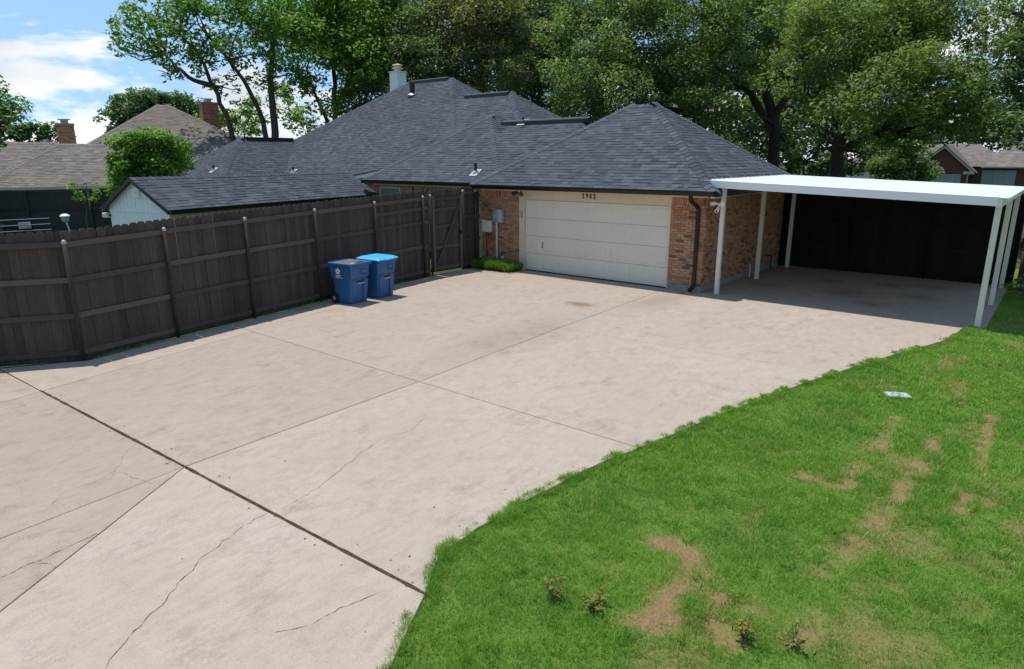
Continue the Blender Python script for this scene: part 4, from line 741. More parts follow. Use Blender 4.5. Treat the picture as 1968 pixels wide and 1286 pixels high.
PK = picket_mesh('picket', .146, 2.4, .017, 'fence')
fz = lambda y: float(np.interp(y, [-16.5, -12.436, -6.843, -2.784, -1.147, 0], [2.05, 2.09, 2.25, 2.36, 2.47, 2.50]))
FO = Vector((-6.7, -7, 0))
fen = thing('board_fence', 'long dark brown board fence with round capped posts along the driveway', 'fence', FO)
LV = (.962, .67, .37, .055)
posts_ = [(-7.30,-14.6), (-5.907,-12.436), (-6.234,-10.642), (-6.544,-8.812), (-6.862,-6.843), (-7.16,-4.78), (-7.435,-2.784), (-7.452,-2.48)]
for i, (a, b) in enumerate(zip(posts_, posts_[1:])):
    lv = LV if i < 5 else (.962, .84, .67, .37, .055)
    fence_run(fen, a, b, fz(a[1]), fz(b[1]), FO, lv, PK, 2.4, 'rail', 1, .15, (True, i == len(posts_)-2), seed=i)
fence_run(fen, (-7.40,-1.147), (-7.58,-.38), fz(-1.147), 2.44, FO, LV, PK, 2.4, 'rail', 1, .10, (True, True), seed=11)
fence_run(fen, (-7.58,-.38), (-7.66,-.03), 2.40, 2.36, FO, LV, PK, 2.4, 'rail', 1, .02, (False, False), seed=12)
GA, GB = Vector((-7.452, -2.40, 0)), Vector((-7.402, -1.20, 0)); GO = Vector((-7.43, -1.8, 0))
gate = thing('fence_gate', 'dark brown board gate with a diagonal brace at the house end of the fence', 'gate', GO)
fence_run(gate, GA, GB, 2.39, 2.42, GO, (.93, .80, .59, .33, .07), PK, 2.4, 'rail', 1, .12, (False, False), seed=20, base=.05)
gd_ = (GB-GA).normalized(); gn = Vector((-gd_.y, gd_.x, 0))
MB().obox(GA+gd_*.08-GO-gn*.005+Vector((0,0,.10)), gd_*.98+Vector((0,0,1.80)), gn*.034, (0,0,.11)).build('brace', 'rail', gate)
for s in (.0, 1.12): MB().obox(GA+gd_*s-GO-gn*.008+Vector((0,0,.08)), gd_*.085, gn*.036, (0,0,2.24)).build('stile', 'rail', gate)
MB().bevbox(.02, .075, -.02, .02, 0, .10).build('latch', 'darkplastic', gate).location = GB-GO+Vector((-.02, -.09, 1.15))
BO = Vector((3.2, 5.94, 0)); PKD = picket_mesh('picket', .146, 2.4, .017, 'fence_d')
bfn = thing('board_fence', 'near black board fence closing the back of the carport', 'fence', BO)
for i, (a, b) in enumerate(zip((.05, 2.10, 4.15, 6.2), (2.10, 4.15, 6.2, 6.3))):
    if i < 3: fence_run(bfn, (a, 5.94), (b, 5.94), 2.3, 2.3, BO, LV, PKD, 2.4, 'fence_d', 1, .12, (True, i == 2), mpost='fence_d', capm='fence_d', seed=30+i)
RO = Vector((7.6, 6.6, 0)); PKB = picket_mesh('picket', .146, 1.2, .017, 'fence_b')
rfn = thing('board_fence', 'low brown board fence beyond the right hand carport posts', 'fence', RO)
for i in range(3): fence_run(rfn, (6.32+i*1.8, 6.6+i*.05), (8.12+i*1.8, 6.65+i*.05), 1.0, 1.0, RO, (.9, .2), PKB, 1.2, 'fence_b', 1, .06, (True, i == 2), mpost='fence_b', capm='fence_b', seed=40+i)
NO = Vector((-25.2, -6.8, 0)); nfn = thing('board_fence', 'tall flat dark green grey fence behind the white shed', 'fence', NO)
na, nb_ = Vector((-29.2, -11.2)), Vector((-21.2, -2.2)); nd = (nb_-na).normalized()
for i in range(5): fence_run(nfn, na+nd*2.4*i, na+nd*2.4*(i+1), 2.17, 2.17, NO, (.99, .66, .33), None, 0, 'fence_g', -1 if i < 0 else 1, .02, (True, i == 4), mpost='fence_g', capm='fence_g', joined='fence_g', rr=.045, seed=50+i)
# ================================================================ BINS
def loft(secs, n=4, rad=.05):
    """rounded-rectangle sections (z, x0, x1, half y) joined into a body"""
    V = []; per = 4*(n+1)
    for z, x0, x1, hy in secs:
        for cx, cy, a0 in ((x1-rad, hy-rad, 0), (x0+rad, hy-rad, 90), (x0+rad, -hy+rad, 180), (x1-rad, -hy+rad, 270)):
            for k in range(n+1): a = math.radians(a0+90*k/n); V.append((cx+rad*math.cos(a), cy+rad*math.sin(a), z))
    m = len(secs); F = [(i*per+k, i*per+(k+1) % per, (i+1)*per+(k+1) % per, (i+1)*per+k) for i in range(m-1) for k in range(per)]+[tuple(range(per))[::-1], tuple((m-1)*per+k for k in range(per))]
    return MB().add(V, F)
def trash_bin(label, loc, rz, lid, logo):
    t = thing('trash_bin', label, 'bin', loc, rz, 'wheeled bins by the fence')
    body = loft([(.02,-.50,0,.265),(.05,-.505,.005,.27),(.60,-.555,.05,.298),(.64,-.56,.075,.318),(.90,-.58,.10,.335),(.915,-.60,.125,.355),(.965,-.605,.13,.36),(.968,-.59,.115,.345)]).build('body', 'blue', t)
    for s in (-1, 1):   # raised panels either side of the lift channel
        MB().add([(-.02,s*.11,.03),(.028,s*.115,.03),(.028,s*.235,.03),(-.02,s*.25,.03),(.03,s*.115,.58),(.078,s*.12,.575),(.078,s*.265,.575),(.03,s*.28,.58)][::1], [(0,1,5,4),(1,2,6,5),(2,3,7,6),(4,5,6,7),(0,3,2,1)] if s > 0 else [(4,5,1,0),(5,6,2,1),(6,7,3,2),(7,6,5,4),(1,2,3,0)]).build('front_rib', 'blue', t)
    MB().bevbox(.02, .052, -.11, .11, .50, .57, .004).build('pocket_painted_shade', 'darkplastic', t).scale = (1, .96, 1)  # solid dark plate stands in for the shade inside a recess
    MB().tube([(.075,-.115,.495),(.075,.115,.495)], .014, 8).build('lift_bar', 'lightgrey', t)
    MB().bevbox(.05, .118, .02, .22, .72, .84, .012).build('grip', 'blue', t); MB().bevbox(.05, .122, .04, .20, .71, .722, .003).build('grip_painted_shadow', 'darkplastic', t)  # dark strip painted in as the shadow below the grip
    for s in (-1, 1):
        MB().add([(-.52,s*.318,.62),(.06,s*.318,.62),(.06,s*.345,.665),(-.54,s*.345,.665),(.07,s*.352,.90),(-.56,s*.352,.90)], [(0,1,2,3),(3,2,4,5)] if s < 0 else [(3,2,1,0),(5,4,2,3)]).build('shoulder', 'blue', t)
        w = MB(); w.lathe([(.05,-.03),(.115,-.03),(.125,-.015),(.125,.015),(.115,.03),(.05,.03)], (0,0,0), 18); w.v = [(a-.50, c+s*.305, b+.125) for a, b, c in w.v]; wh = w.build('wheel', 'darkplastic', t)
        h = MB(); h.lathe([(.05,-.034),(.05,.034)], (0,0,0), 12); h.v = [(a-.50, c+s*.305, b+.125) for a, b, c in h.v]; h.build('hub', 'grey', wh)
    MB().tube([(-.50,-.30,.125),(-.50,.30,.125)], .014, 6).build('axle', 'steel', t)
    MB().tube([(-.58,-.30,.95),(-.66,-.28,.985),(-.67,0,.985),(-.66,.28,.985),(-.58,.30,.95)], .018, 8).build('handle', 'blue', t)
    if lid == 'grey':
        loft([(.955,-.57,.08,.325),(.985,-.57,.085,.325),(.992,-.55,.06,.31)], rad=.04).build('lid', 'greylid', t)
        lo = MB(); lo.bevbox(-.06, .062, -.02, .20, .991, .998, .002).build('lid_grip', 'darkplastic', t)
        lab = MB(); [lab.box(-.01+.018*k, .002+.018*k, -.22+.008*(k % 2), -.15-.012*(k % 3), .9925, .9945) for k in range(5)]; lab.build('lid_lettering', 'print', t)
        rimm = loft([(.945,-.61,.14,.365),(.985,-.61,.142,.367),(.99,-.60,.132,.357)]); rimm.v = rimm.v
        # open rim: four bars round the lid
        MB().bevbox(.085, .15, -.37, .37, .94, .995, .008).bevbox(-.61, -.575, -.37, .37, .94, .995, .008).bevbox(-.575, .085, .328, .37, .94, .995, .008).bevbox(-.575, .085, -.37, -.328, .94, .995, .008).build('rim', 'blue', t)
    else:
        loft([(.965,-.62,.165,.375),(.985,-.62,.17,.378),(1.0,-.60,.15,.36),(1.035,-.55,.06,.30),(1.042,-.50,.0,.25)], rad=.05).build('lid', 'bluelid', t)
        MB().bevbox(.12, .19, -.16, .16, .962, .985, .008).build('lid_grip', 'bluelid', t)
    if logo:   # five-petal ring emblem over short lines of print on the side wall
        lg = MB(); y = lambda z: -(.298+.004+(z-.60)/.04*.02) if z < .64 else -(.355)
        c = Vector((-.30, 0, .80))
        for k in range(5):
            a = math.radians(90+72*k); b0 = c+Vector((math.cos(a)*.048, 0, math.sin(a)*.048)); P = []
            for j in range(10): w_ = j*math.pi/5; P.append((b0.x+.030*math.cos(w_)*(1 if j % 5 else 1.1), -.357, b0.z+.030*math.sin(w_)))
            lg.prism([(p[0], p[1]-.0002*k, p[2]) for p in P], (0, .004, 0))
        lg.build('emblem', 'print', t); pr = MB(); r = random.Random(5)
        for row, (z0, hgt, x0, x1) in enumerate(((.685,.026,-.385,-.205),(.662,.014,-.345,-.255),(.640,.014,-.385,-.185))):
            x = x0
            while x < x1: w_ = r.uniform(.010, .018); pr.box(x, x+w_, -.3555, -.353, z0-r.choice((0, 0, .004)), z0+hgt*r.choice((1, .75, .75))); x += w_+.004
        pr.build('small_print', 'print', t)
    return t
trash_bin('blue wheeled bin with grey lid and white flower emblem', (-5.93, -6.40, 0), math.radians(9), 'grey', True)
trash_bin('blue wheeled bin with bright sky blue lid', (-5.99, -5.52, 0), math.radians(7), 'blue', False)
# ================================================================ BORDER GRASS, WEEDS, LID
def clump(name, label, cat, n, area, h, w, mat, seed, z=0., group=None, bed=True):
    rs = np.random.RandomState(seed); x0, x1, y0, y1 = area; cx, cy = (x0+x1)/2, (y0+y1)/2
    t = thing(name, label, cat, (cx, cy, z), group=group); k = max(6, n//70); c = np.c_[x0+(x1-x0)*rs.rand(k), y0+(y1-y0)*rs.rand(k)]-[cx, cy]; i = rs.randint(0, k, n)
    x = c[i, 0]+rs.randn(n)*.04; y = c[i, 1]+rs.randn(n)*.04; az = np.arctan2(y-c[i, 1], x-c[i, 0])+rs.randn(n)*.5
    V, F, r, d = blades(x, y, np.full(n, -.02), h*(.55+.6*rs.rand(n)), w*(.7+.6*rs.rand(n)), .35+.95*rs.rand(n), rs, np.where(rs.rand(n) < .03, .6, 0.), az, 1.0)
    link('leaves', np_mesh('leaves', V, F, {'rnd': ('FACE', r), 'dry': ('FACE', d)}), mat, t); return t
b = clump('border_grass', 'bright green border grass clump against the brick by the meter', 'border grass', 4200, (-7.35, -5.95, -.72, -.14), .42, .016, 'lily', 4)
MB().prism([(-.72,-.36,0),(.6,-.42,0),(.78,.0,0),(.75,.36,0),(-.75,.36,0)], (0, 0, .012)).build('soil', 'dirt', b)
def weed(x, y, h, seed, label, spread=.10, n=90):
    rs = np.random.RandomState(seed); t = thing('weed', label, 'weed', (x, y, -.02)); st = MB(); V, F, R = [], [], []
    for k in range(9):
        a = rs.rand()*6.28; s = spread*(.3+.7*rs.rand()); hh = h*(.6+.4*rs.rand()); tip = Vector((math.cos(a)*s, math.sin(a)*s, hh)); st.tube([(0, 0, 0), tip*.5+Vector((0, 0, hh*.1)), tip], [.003, .0025, .0015], 4)
        for j in range(n//9):
            p = tip*(.2+.8*rs.rand()); q = rs.randn(3); q /= np.linalg.norm(q); q[2] = abs(q[2])*.6; u = np.cross(q, [0, 0, 1]); u /= np.linalg.norm(u)+1e-6; L_ = .026+.030*rs.rand(); i = len(V)
            V += [p[:], tuple(np.array(p)+q*L_*.5+u*L_*.28), tuple(np.array(p)+q*L_), tuple(np.array(p)+q*L_*.5-u*L_*.28)]; F.append((i, i+1, i+2, i+3)); R.append(rs.rand())
    st.build('stem', 'bark', t); me = np_mesh('leaves', V, F, {'rnd': ('FACE', R)}); link('leaves', me, 'weedred', t)
weed(4.40, -12.50, .21, 1, 'lone reddish weed in the lush grass near the concrete edge'); weed(4.72, -12.38, .13, 2, 'reddish weed just left of the bare curved patch', .17, 130); weed(5.74, -11.98, .22, 3, 'tall reddish weed in the thin grass past the curved bare patch', .11); weed(6.05, -11.84, .15, 4, 'low reddish weed farthest right at the bottom of the lawn', .15, 60)
t = thing('ground_box', 'small pale grey rectangular utility box lid set in the lawn', 'utility box', (5.56, -5.46, -.015), math.radians(28))
MB().bevbox(-.17, .17, -.11, .11, -.06, .022, .008).build('lid', 'conc', t); MB().bevbox(-.14, .14, -.085, .085, .02, .028, .003).build('cover_plate', 'lightgrey', t)
# ================================================================ SHED
SL, SW, SE, SR = 9.4, 2.95, 2.03, 2.89; SA = 1.80
shed = thing('garden_shed', 'long low white shed with charcoal shingle roof behind the board fence', 'shed', (-12.15, -7.97, 0), SA)
sm = Matrix.Translation((-12.15, -7.97, 0)) @ Matrix.Rotation(SA, 4, 'Z')
rf = MB(); rf.poly([(0,0,SE),(SL,0,SE),(SL,SW/2,SR),(0,SW/2,SR)]); rf.poly([(SL,SW,SE),(0,SW,SE),(0,SW/2,SR),(SL,SW/2,SR)]); rf.poly([(0,0,SE-.03),(0,SW/2,SR-.03),(SL,SW/2,SR-.03),(SL,0,SE-.03)]); rf.poly([(SL,SW,SE-.03),(SL,SW/2,SR-.03),(0,SW/2,SR-.03),(0,SW,SE-.03)])
ro = rf.build('roof', 'sh', shed)
cs = shingle_cells([(0,0,SE+.002),(SL,0,SE+.002),(SL,SW/2,SR+.002),(0,SW/2,SR+.002)], seed=77); fu = [c for c in cs if c[6]]; fu.sort(key=lambda c: (sm @ c[0]-CAM).length); rest = [c for c in cs if not c[6]]+fu[300:]
for c in fu[:300]: shingle_obj(c, ro)
shingle_mesh(rest, 'shingles', 'sh_a', ro)
caps((0,SW/2,SR), (SL,SW/2,SR), fnormal([(0,0,SE),(SL,0,SE),(SL,SW/2,SR)]), fnormal([(SL,SW,SE),(0,SW,SE),(0,SW/2,SR)]), 'ridge_caps', 'sh_a', shed, w=.13)
sz = lambda y: SE-.035+(SR-SE)*(1-abs(y-SW/2)/(SW/2))
IN = .16; nb = 15; bw = (SW-2*IN)/nb
for k in range(nb):
    a, c = IN+k*bw+.004, IN+(k+1)*bw-.004; mid = SW/2
    P = [(.14,a,-.1),(.14,c,-.1),(.14,c,sz(c))]+([(.14,mid,sz(mid))] if a < mid < c else [])+[(.14,a,sz(a))]
    MB().prism(P, (.04, 0, 0)).build('siding_board', 'whitewood', shed)
MB().box(.15, .2, IN, SW-IN, -.1, SE-.06).box(.2, SL-.1, IN, IN+.05, -.1, SE-.02).box(.2, SL-.1, SW-IN-.05, SW-IN, -.1, SE-.02).box(SL-.15, SL-.1, IN+.05, SW-IN-.05, -.1, SE-.02).build('wall', 'whitewood', shed)
for k in range(46): MB().box(.22+k*.2, .41+k*.2, IN-.012, IN-.001, -.1, SE-.05).build('siding_board', 'cream', shed)
MB().box(.115, .14, IN, SW-IN, SE-.10, SE-.07).build('trim_board', 'whitewood', shed)
vt = MB().box(.10, .14, SW/2-.20, SW/2+.10, SE+.30, SE+.56).build('vent', 'white', shed)
for k in range(5): MB().obox((.085, SW/2-.17, SE+.325+k*.045), (.03, 0, .02), (0, .24, 0), (0, 0, .008)).build('slat', 'white', vt)
for s in (0, 1):   # rake boards
    ya, yb = (0, SW/2) if s == 0 else (SW, SW/2)
    MB().add([(-.02,ya,SE-.11),(-.02,yb,SR-.09),(-.02,yb,SR+.012),(-.02,ya,SE+.012),(.012,ya,SE-.11),(.012,yb,SR-.09),(.012,yb,SR+.012),(.012,ya,SE+.012)], [(0,1,2,3),(4,7,6,5),(0,4,5,1),(3,2,6,7),(0,3,7,4)]).build('rake_board', 'black' if s == 0 else 'brownplastic', shed)
gutter(0, SL, -.0, SE+.012, shed)
t = thing('flood_lamp', 'small cream flood lamp on the left corner of the white shed', 'lamp', sm @ Vector((.13, SW-IN+.02, 1.80)), SA)
MB().bevbox(-.10, .03, .0, .22, -.07, .07, .015).build('lamp_head', 'post', t); MB().box(-.02, .04, -.06, .0, -.02, .03).build('bracket', 'black', t)
# ================================================================ YARD BITS BEHIND THE FENCE
t = thing('wire_trellis', 'grey wire trellis on yellow posts with a small grey plate behind the fence', 'trellis', (-11.42, -12.0, -.1))
for z in (2.19, 2.06, 1.93): MB().tube([(-.3,-1.6,z),(.22,.92,z)], .009, 6).build('wire', 'grey', t)
M['yellow'] = paint('yellow pine', (.48, .33, .14), .7, .2)
for y in (-.15, -1.5): MB().bevbox(-.04, .04, y-.04, y+.04, 0, 2.17, .004).build('post', 'yellow', t)
MB().bevbox(.10, .115, .32, .56, 1.98, 2.12, .004).build('plate', 'steel', t)
t = thing('solar_light', 'leaning solar garden light with white top beyond the fence', 'garden light', (-11.0, -10.68, -.1))
MB().tube([(.25,.1,0),(-.12,-.1,2.12)], .018, 8).build('stake', 'lightgrey', t); MB().lathe([(.03,0),(.075,.03),(.085,.13)], (-.13,-.105,2.08), 12).build('lamp_body', 'grey', t); MB().lathe([(.11,0),(.105,.02),(.06,.055),(.01,.065)], (-.13,-.105,2.21), 12).build('lamp_top', 'white', t)
# ================================================================ LEFT NEIGHBOUR
NA = math.radians(72); N0 = Vector((-29.65, -7.54, 0)); nm_ = Matrix.Translation(N0) @ Matrix.Rotation(NA, 4, 'Z'); ni = nm_.inverted()
nh = thing('neighbor_house', 'house with brown hip roofs and two brick chimneys behind the dark fence', 'house', N0, NA)
NH = [hip(-.9, 14.5, 0, 6.5, 2.2, .6), hip(-16, 5.7, 1.35, 8.15, 2.2, .6), hip(.27, 15.9, 3.7, 18.6, 2.2, .6)]; bc = []
for i, hp in enumerate(NH):
    roof_deck(hp, 'roof', 'shb_a', nh)
    for j, k in enumerate(('front', 'left')):
        for c in shingle_cells(hp[k], seed=200+i*9+j):
            m = (c[0]+c[2])/2
            if any(hip_z(h2, m.x, m.y) > m.z+.012 for h2 in NH if h2 is not hp): continue
            bc.append(c)
    hip_caps(hp, 'shb_a', nh, ('fl', 'fr', 'ridge'))
shingle_mesh(bc, 'shingles', 'shb_a', nh)
MB().box(-.9, 14.5, -.03, .0, 2.08, 2.2).build('gutter', 'cream', nh); MB().box(-.5, 14.1, .4, .6, -.3, 2.15).box(-.5, -.3, .6, 6, -.3, 2.15).build('wall', 'brick_a', nh); MB().box(2.6, 2.72, .05, .17, -.3, 2.1).build('porch_post', 'cream', nh)
def chimney(par, p, w, d, z0, z1, seed):
    c = MB().box(p.x-w/2, p.x+w/2, p.y-d/2, p.y+d/2, z0, z1).build('chimney', 'mortar', par); cl = []
    for o, u, n, L_ in (((p.x-w/2,p.y-d/2,0),(1,0,0),(0,-1,0),w), ((p.x+w/2,p.y+d/2,0),(-1,0,0),(0,1,0),w), ((p.x-w/2,p.y+d/2,0),(0,-1,0),(-1,0,0),d), ((p.x+w/2,p.y-d/2,0),(0,1,0),(1,0,0),d)): cl += brick_cells(o, u, n, 0, L_, z0, z1, seed)
    brick_mesh(cl, 'bricks', c); MB().box(p.x-w/2-.05, p.x+w/2+.05, p.y-d/2-.05, p.y+d/2+.05, z1, z1+.12).build('crown', 'mortar', c); MB().lathe([(.2,0),(.2,.18),(.33,.2),(.33,.25)], (p.x, p.y, z1+.12), 10).build('flue_cap', 'steel', c)
chimney(nh, ni @ Vector((-37.5, 6.4, 0)), .95, 1.15, 4.0, 6.85, 5); chimney(nh, ni @ Vector((-38.6, -1.75, 0)), .85, .85, 3.0, 5.3, 6)
def turbine(par, p, r=.24):
    o = MB().lathe([(.13,-.35),(.13,.08)], p, 10).build('roof_turbine', 'darkplastic', par); MB().lathe([(r*.8,.08),(r*1.15,.16),(r*1.2,.26),(r*.8,.36),(.02,.39)], p, 12).build('turbine_head', 'brownplastic', o)
for w in ((-34.33,-1.35), (-33.0,-.65), (-32.76,-.03), (-29.6,.9), (-34.19,-4.12)):
    p = ni @ Vector((*w, 0)); p.z = max(hip_z(h, p.x, p.y) for h in NH)+.16; turbine(nh, p)
# ================================================================ HOUSES ACROSS THE STREET
M['brickred'] = None
def red_brick():
    q = Mat('far red brick', .9, .1); b_ = q.n('TexBrick'); b_.inputs['Scale'].default_value = 4.2; b_.inputs['Color1'].default_value = (.13, .05, .035, 1); b_.inputs['Color2'].default_value = (.085, .035, .03, 1); b_.inputs['Mortar'].default_value = (.16, .12, .10, 1); b_.inputs['Mortar Size'].default_value = .02
    q.l(q.pos((1, 1, 1)), b_.inputs[0]); mp = q.n('Mapping'); mp.inputs['Rotation'].default_value = (math.pi/2, 0, 0); q.l(q.n('NewGeometry').outputs['Position'], mp.inputs[0]); q.l(mp.outputs[0], b_.inputs[0]); q.color(b_.outputs[0]); return q.m
M['brickred'] = red_brick(); M['trimgreen'] = paint('grey green trim', (.42, .44, .38), .6, .1)
RX, RY = -2.6, 58.0
rh = thing('gabled_house', 'red brick house with pale gable trim and half round window past the carport', 'house', (RX, RY, 0))
def rb(x0, x1, y0, y1, z0, z1, nm, mat, par=rh): return MB().box(x0-RX, x1-RX, y0-RY, y1-RY, z0, z1).build(nm, mat, par)
MB().prism([(-2.0,0,-.6),(2.0,0,-.6),(2.0,0,2.35),(0,0,4.15),(-2.0,0,2.35)], (0, 4, 0)).build('wall', 'brickred', rh); rb(-.6, 9, 59.5, 62, -.6, 2.55, 'wall', 'brickred'); rb(-9, -4, 60, 63, -.6, 2.5, 'wall', 'brickred')
for s in (-1, 1):
    MB().prism([(s*2.55,-.25,2.12),(0,-.25,4.42),(0,-.25,4.20),(s*2.55,-.25,1.90)], (0, .12, 0)).build('rake_board', 'trimgreen', rh)
    MB().prism([(s*2.75,-.3,2.02),(0,-.3,4.50),(0,-.3,4.42),(s*2.75,-.3,1.94)], (0, 9, 0)).build('roof', 'shb_a', rh); MB().box(min(s*1.75,s*2.6), max(s*1.75,s*2.6), -.35, .1, 1.88, 2.12).build('eave_return', 'trimgreen', rh)
w_ = rb(-3.40, -1.0, 57.93, 57.99, -.2, 1.85, 'window', 'trimgreen')
for a, b_ in ((-3.34,-2.83), (-2.74,-1.68), (-1.59,-1.06)): rb(a, b_, 57.90, 57.935, -.1, 1.80, 'pane', 'glass_l', w_)
hw = MB().prism([(-.27+.52*math.cos(math.pi*k/12), -.07, 2.02+.52*math.sin(math.pi*k/12)) for k in range(13)], (0, .05, 0)).build('window', 'white', rh)
for k in range(4): a0, a1 = math.pi*(k+.08)/4, math.pi*(k+.92)/4; MB().prism([(-.27+r_*math.cos(a), -.075-.004, 2.06+r_*math.sin(a)) for r_, a in ((.12,a0),(.44,a0),(.45,(a0+a1)/2),(.44,a1),(.12,a1))], (0, .006, 0)).build('pane', 'glass', hw)
for a, b_ in ((.45,1.22), (1.30,2.07), (2.15,2.92)): w_ = rb(a-.03, b_+.03, 59.43, 59.49, -.2, 2.2, 'window', 'trimgreen'); rb(a, b_, 59.40, 59.435, -.15, 2.15, 'pane', 'glass_l', w_)
RH2 = hip(-1.0, 12, 59.1, 69, 2.55, .58); RH3 = hip(-9.5, 3, 59.7, 67, 2.5, .58)
for hp in (RH2, RH3):
    hp = {k: [tuple(Vector(p)-Vector((RX, RY, 0))) for p in v] for k, v in hp.items()}; roof_deck(hp, 'roof', 'shb_a', rh); shingle_mesh([c for k in ('front', 'right') for c in shingle_cells(hp[k], .2, .3, .6, seed=9)], 'shingles', 'shb_a', rh)
rb(.3, 9, 58.95, 59.08, 2.43, 2.56, 'gutter', 'trimgreen'); MB().tube([(2.3,-.1,1.9),(2.1,.0,1.75),(2.1,0,-.5)], .05, 6).build('downspout', 'trimgreen', rh)
wg = thing('white_garage', 'small white walled building with pale roof glimpsed beneath the oaks', 'garage', (-11.6, 66.7, 0))
MB().box(-2.1, 2.1, 0, 5, -.6, 2.3).build('wall', 'whitewood', wg); MB().box(-1.6, 1.6, -.04, .0, -.6, 1.75).build('garage_door', 'white', wg)
hp = hip(-3.0, 3.0, -.6, 6, 2.35, .5); roof_deck(hp, 'roof', 'shb_a', wg)
# ================================================================ TREES
def lobes_to_leaves(lobes, rs, leaf_l, dens, clump=.34, droop=.0, flat=.8, gap=.0):
    """leaf quads: every lobe gets clumps on its shell, every clump a ball of leaves"""
    C_, N_, S_ = [], [], []
    for (x, y, z, r) in lobes:
        nc = max(5, int(30*min(1.6, (r/1.8))**1.0)); cr = r*clump
        for k in range(nc):
            d = rs.randn(3); d /= np.linalg.norm(d); rr = r*(.35+.65*rs.rand()**.6); c = np.array([x, y, z])+d*rr*[1, 1, flat]; c_r = cr*(.55+.75*rs.rand())
            if rs.rand() < gap: continue
            n = int(dens*c_r*c_r/(leaf_l*leaf_l)*8)+6; q = rs.randn(n, 3); q /= np.linalg.norm(q, axis=1)[:, None]; rad = c_r*(.45+.6*rs.rand(n)**.7)
            P = c+q*rad[:, None]*[1, 1, .72]; P[:, 2] -= droop*rad*rs.rand(n)
            nn = q*.7+rs.randn(n, 3)*.7+[0, 0, 1.25]; C_.append(P); N_.append(nn); S_.append(leaf_l*(.65+.7*rs.rand(n)))
    P = np.concatenate(C_); N = np.concatenate(N_); S = np.concatenate(S_); N /= np.linalg.norm(N, axis=1)[:, None]
    T = np.cross(N, rs.randn(len(N), 3)); T /= np.linalg.norm(T, axis=1)[:, None]; B = np.cross(N, T); S = S[:, None]
    V = np.stack([P-T*S*.55, P+B*S*.27+N*S*.04, P+T*S*.55, P-B*S*.27+N*S*.04], 1).reshape(-1, 3); F = np.arange(len(P)*4).reshape(-1, 4)
    return V, F, rs.rand(len(P))
def grow(name, key, label, cat, leafmat, barkmat, seed, leaf_l=.22, dens=1., trunk_r=.28, clump=.34, droop=0., flat=.85, gap=0., twigs=2, group=None, kind=None):
    rs = np.random.RandomState(seed); lobes, trunks = TREES[key]; b = trunks[0][0]; O = Vector((b[0], b[1], -.16))
    t = thing(name, label, cat, O, group=group); m = MB()
    for i, tr in enumerate(trunks):
        P = [Vector(p)-O for p in tr]
        root = P[0].z < 5.0 and (i == 0 or tr[0][2] < 5.2)
        if i == 0 or (tr[0][2] < 4.0): P = [Vector((P[0].x, P[0].y, 0))]+P if P[0].z > .3 else P
        Q = []
        for a, c in zip(P, P[1:]):
            for k in range(4): Q.append(a.lerp(c, k/4)+Vector(rs.randn(3)*.04))
        Q.append(P[-1]); r0 = trunk_r*(1 if i == 0 else .72 if tr[0][2] < 4 else .55); n = len(Q); m.tube(Q, [r0*(1-.72*k/(n-1))*(1.25 if k == 0 and i == 0 else 1) for k in range(n)], 9, False)
    ends = [Vector(p)-O for tr in trunks for p in tr[1:]]
    for (x, y, z, r) in lobes:
        c = Vector((x, y, z))-O; a = min(ends, key=lambda e: (e-c).length+max(0, e.z-c.z)*.8)
        for k in range(twigs):
            d = Vector(rs.randn(3)); d.normalize(); e = c+d*r*.65; mid = a.lerp(e, .5)+Vector((0, 0, -.12*r))+Vector(rs.randn(3))*.12*r; w = trunk_r*.22
            m.tube([a, a.lerp(mid, .6), mid, mid.lerp(e, .55)+Vector(rs.randn(3))*.05*r, e], [w, w*.8, w*.6, w*.4, w*.12], 5, False)
    m.build('trunk', barkmat, t, True)
    V, F, R = lobes_to_leaves(lobes, rs, leaf_l, dens, clump, droop, flat, gap); V -= np.array(O[:])
    link('crown', np_mesh('crown', V, F, {'rnd': ('FACE', R)}), leafmat, t)
    return t
M['l_ash'] = leaf('ash leaves', (.065, .150, .026), (.105, .215, .036), (.19, .32, .06), .35); M['l_bright'] = leaf('bright spring leaves', (.10, .20, .034), (.16, .29, .050), (.24, .38, .08), .45)
M['l_dark'] = leaf('dark oak leaves', (.065, .120, .042), (.105, .175, .058), (.18, .25, .09), .35, .5); M['l_olive'] = leaf('olive oak leaves', (.125, .160, .055), (.20, .225, .095), (.32, .31, .16), .38, .5)
M['l_grey'] = leaf('grey green leaves', (.085, .150, .078), (.145, .215, .115), (.24, .31, .175), .35, .5); M['l_live'] = leaf('live oak leaves', (.072, .135, .040), (.125, .200, .060), (.22, .285, .105), .40, .5)
M['l_live2'] = leaf('live oak new growth', (.090, .150, .038), (.150, .225, .062), (.27, .31, .11), .42, .5); M['l_bush'] = leaf('bush leaves', (.06, .16, .018), (.12, .26, .03), (.24, .42, .06), .4, .5); M['l_far'] = leaf('far leaves', (.06, .13, .04), (.09, .18, .06), (.13, .22, .08))
grow('ash_tree', 'ash', 'tall ash tree with grey leaning trunks reaching over the chimneyed roofs on the left', 'tree', 'l_ash', 'bark', 1, .24, .62, .30, .25, .25, gap=.16, twigs=4)
grow('maple_tree', 'bright', 'bright green tree between the leaning ash and the white chimney', 'tree', 'l_bright', 'barkd', 2, .25, .85, .28, gap=.05)
grow('understory_trees', 'under', 'low bright green thicket seen under the ash branches', 'thicket', 'l_bright', 'bark', 3, .24, .9, .10)
grow('oak_tree', 'darkoak', 'dark green oak directly behind the white chimney', 'tree', 'l_dark', 'barkd', 4, .20, .9, .28)
grow('oak_tree', 'olive', 'olive brown oak with visible trunk above the main ridge', 'tree', 'l_olive', 'barkd', 5, .20, .95, .32)
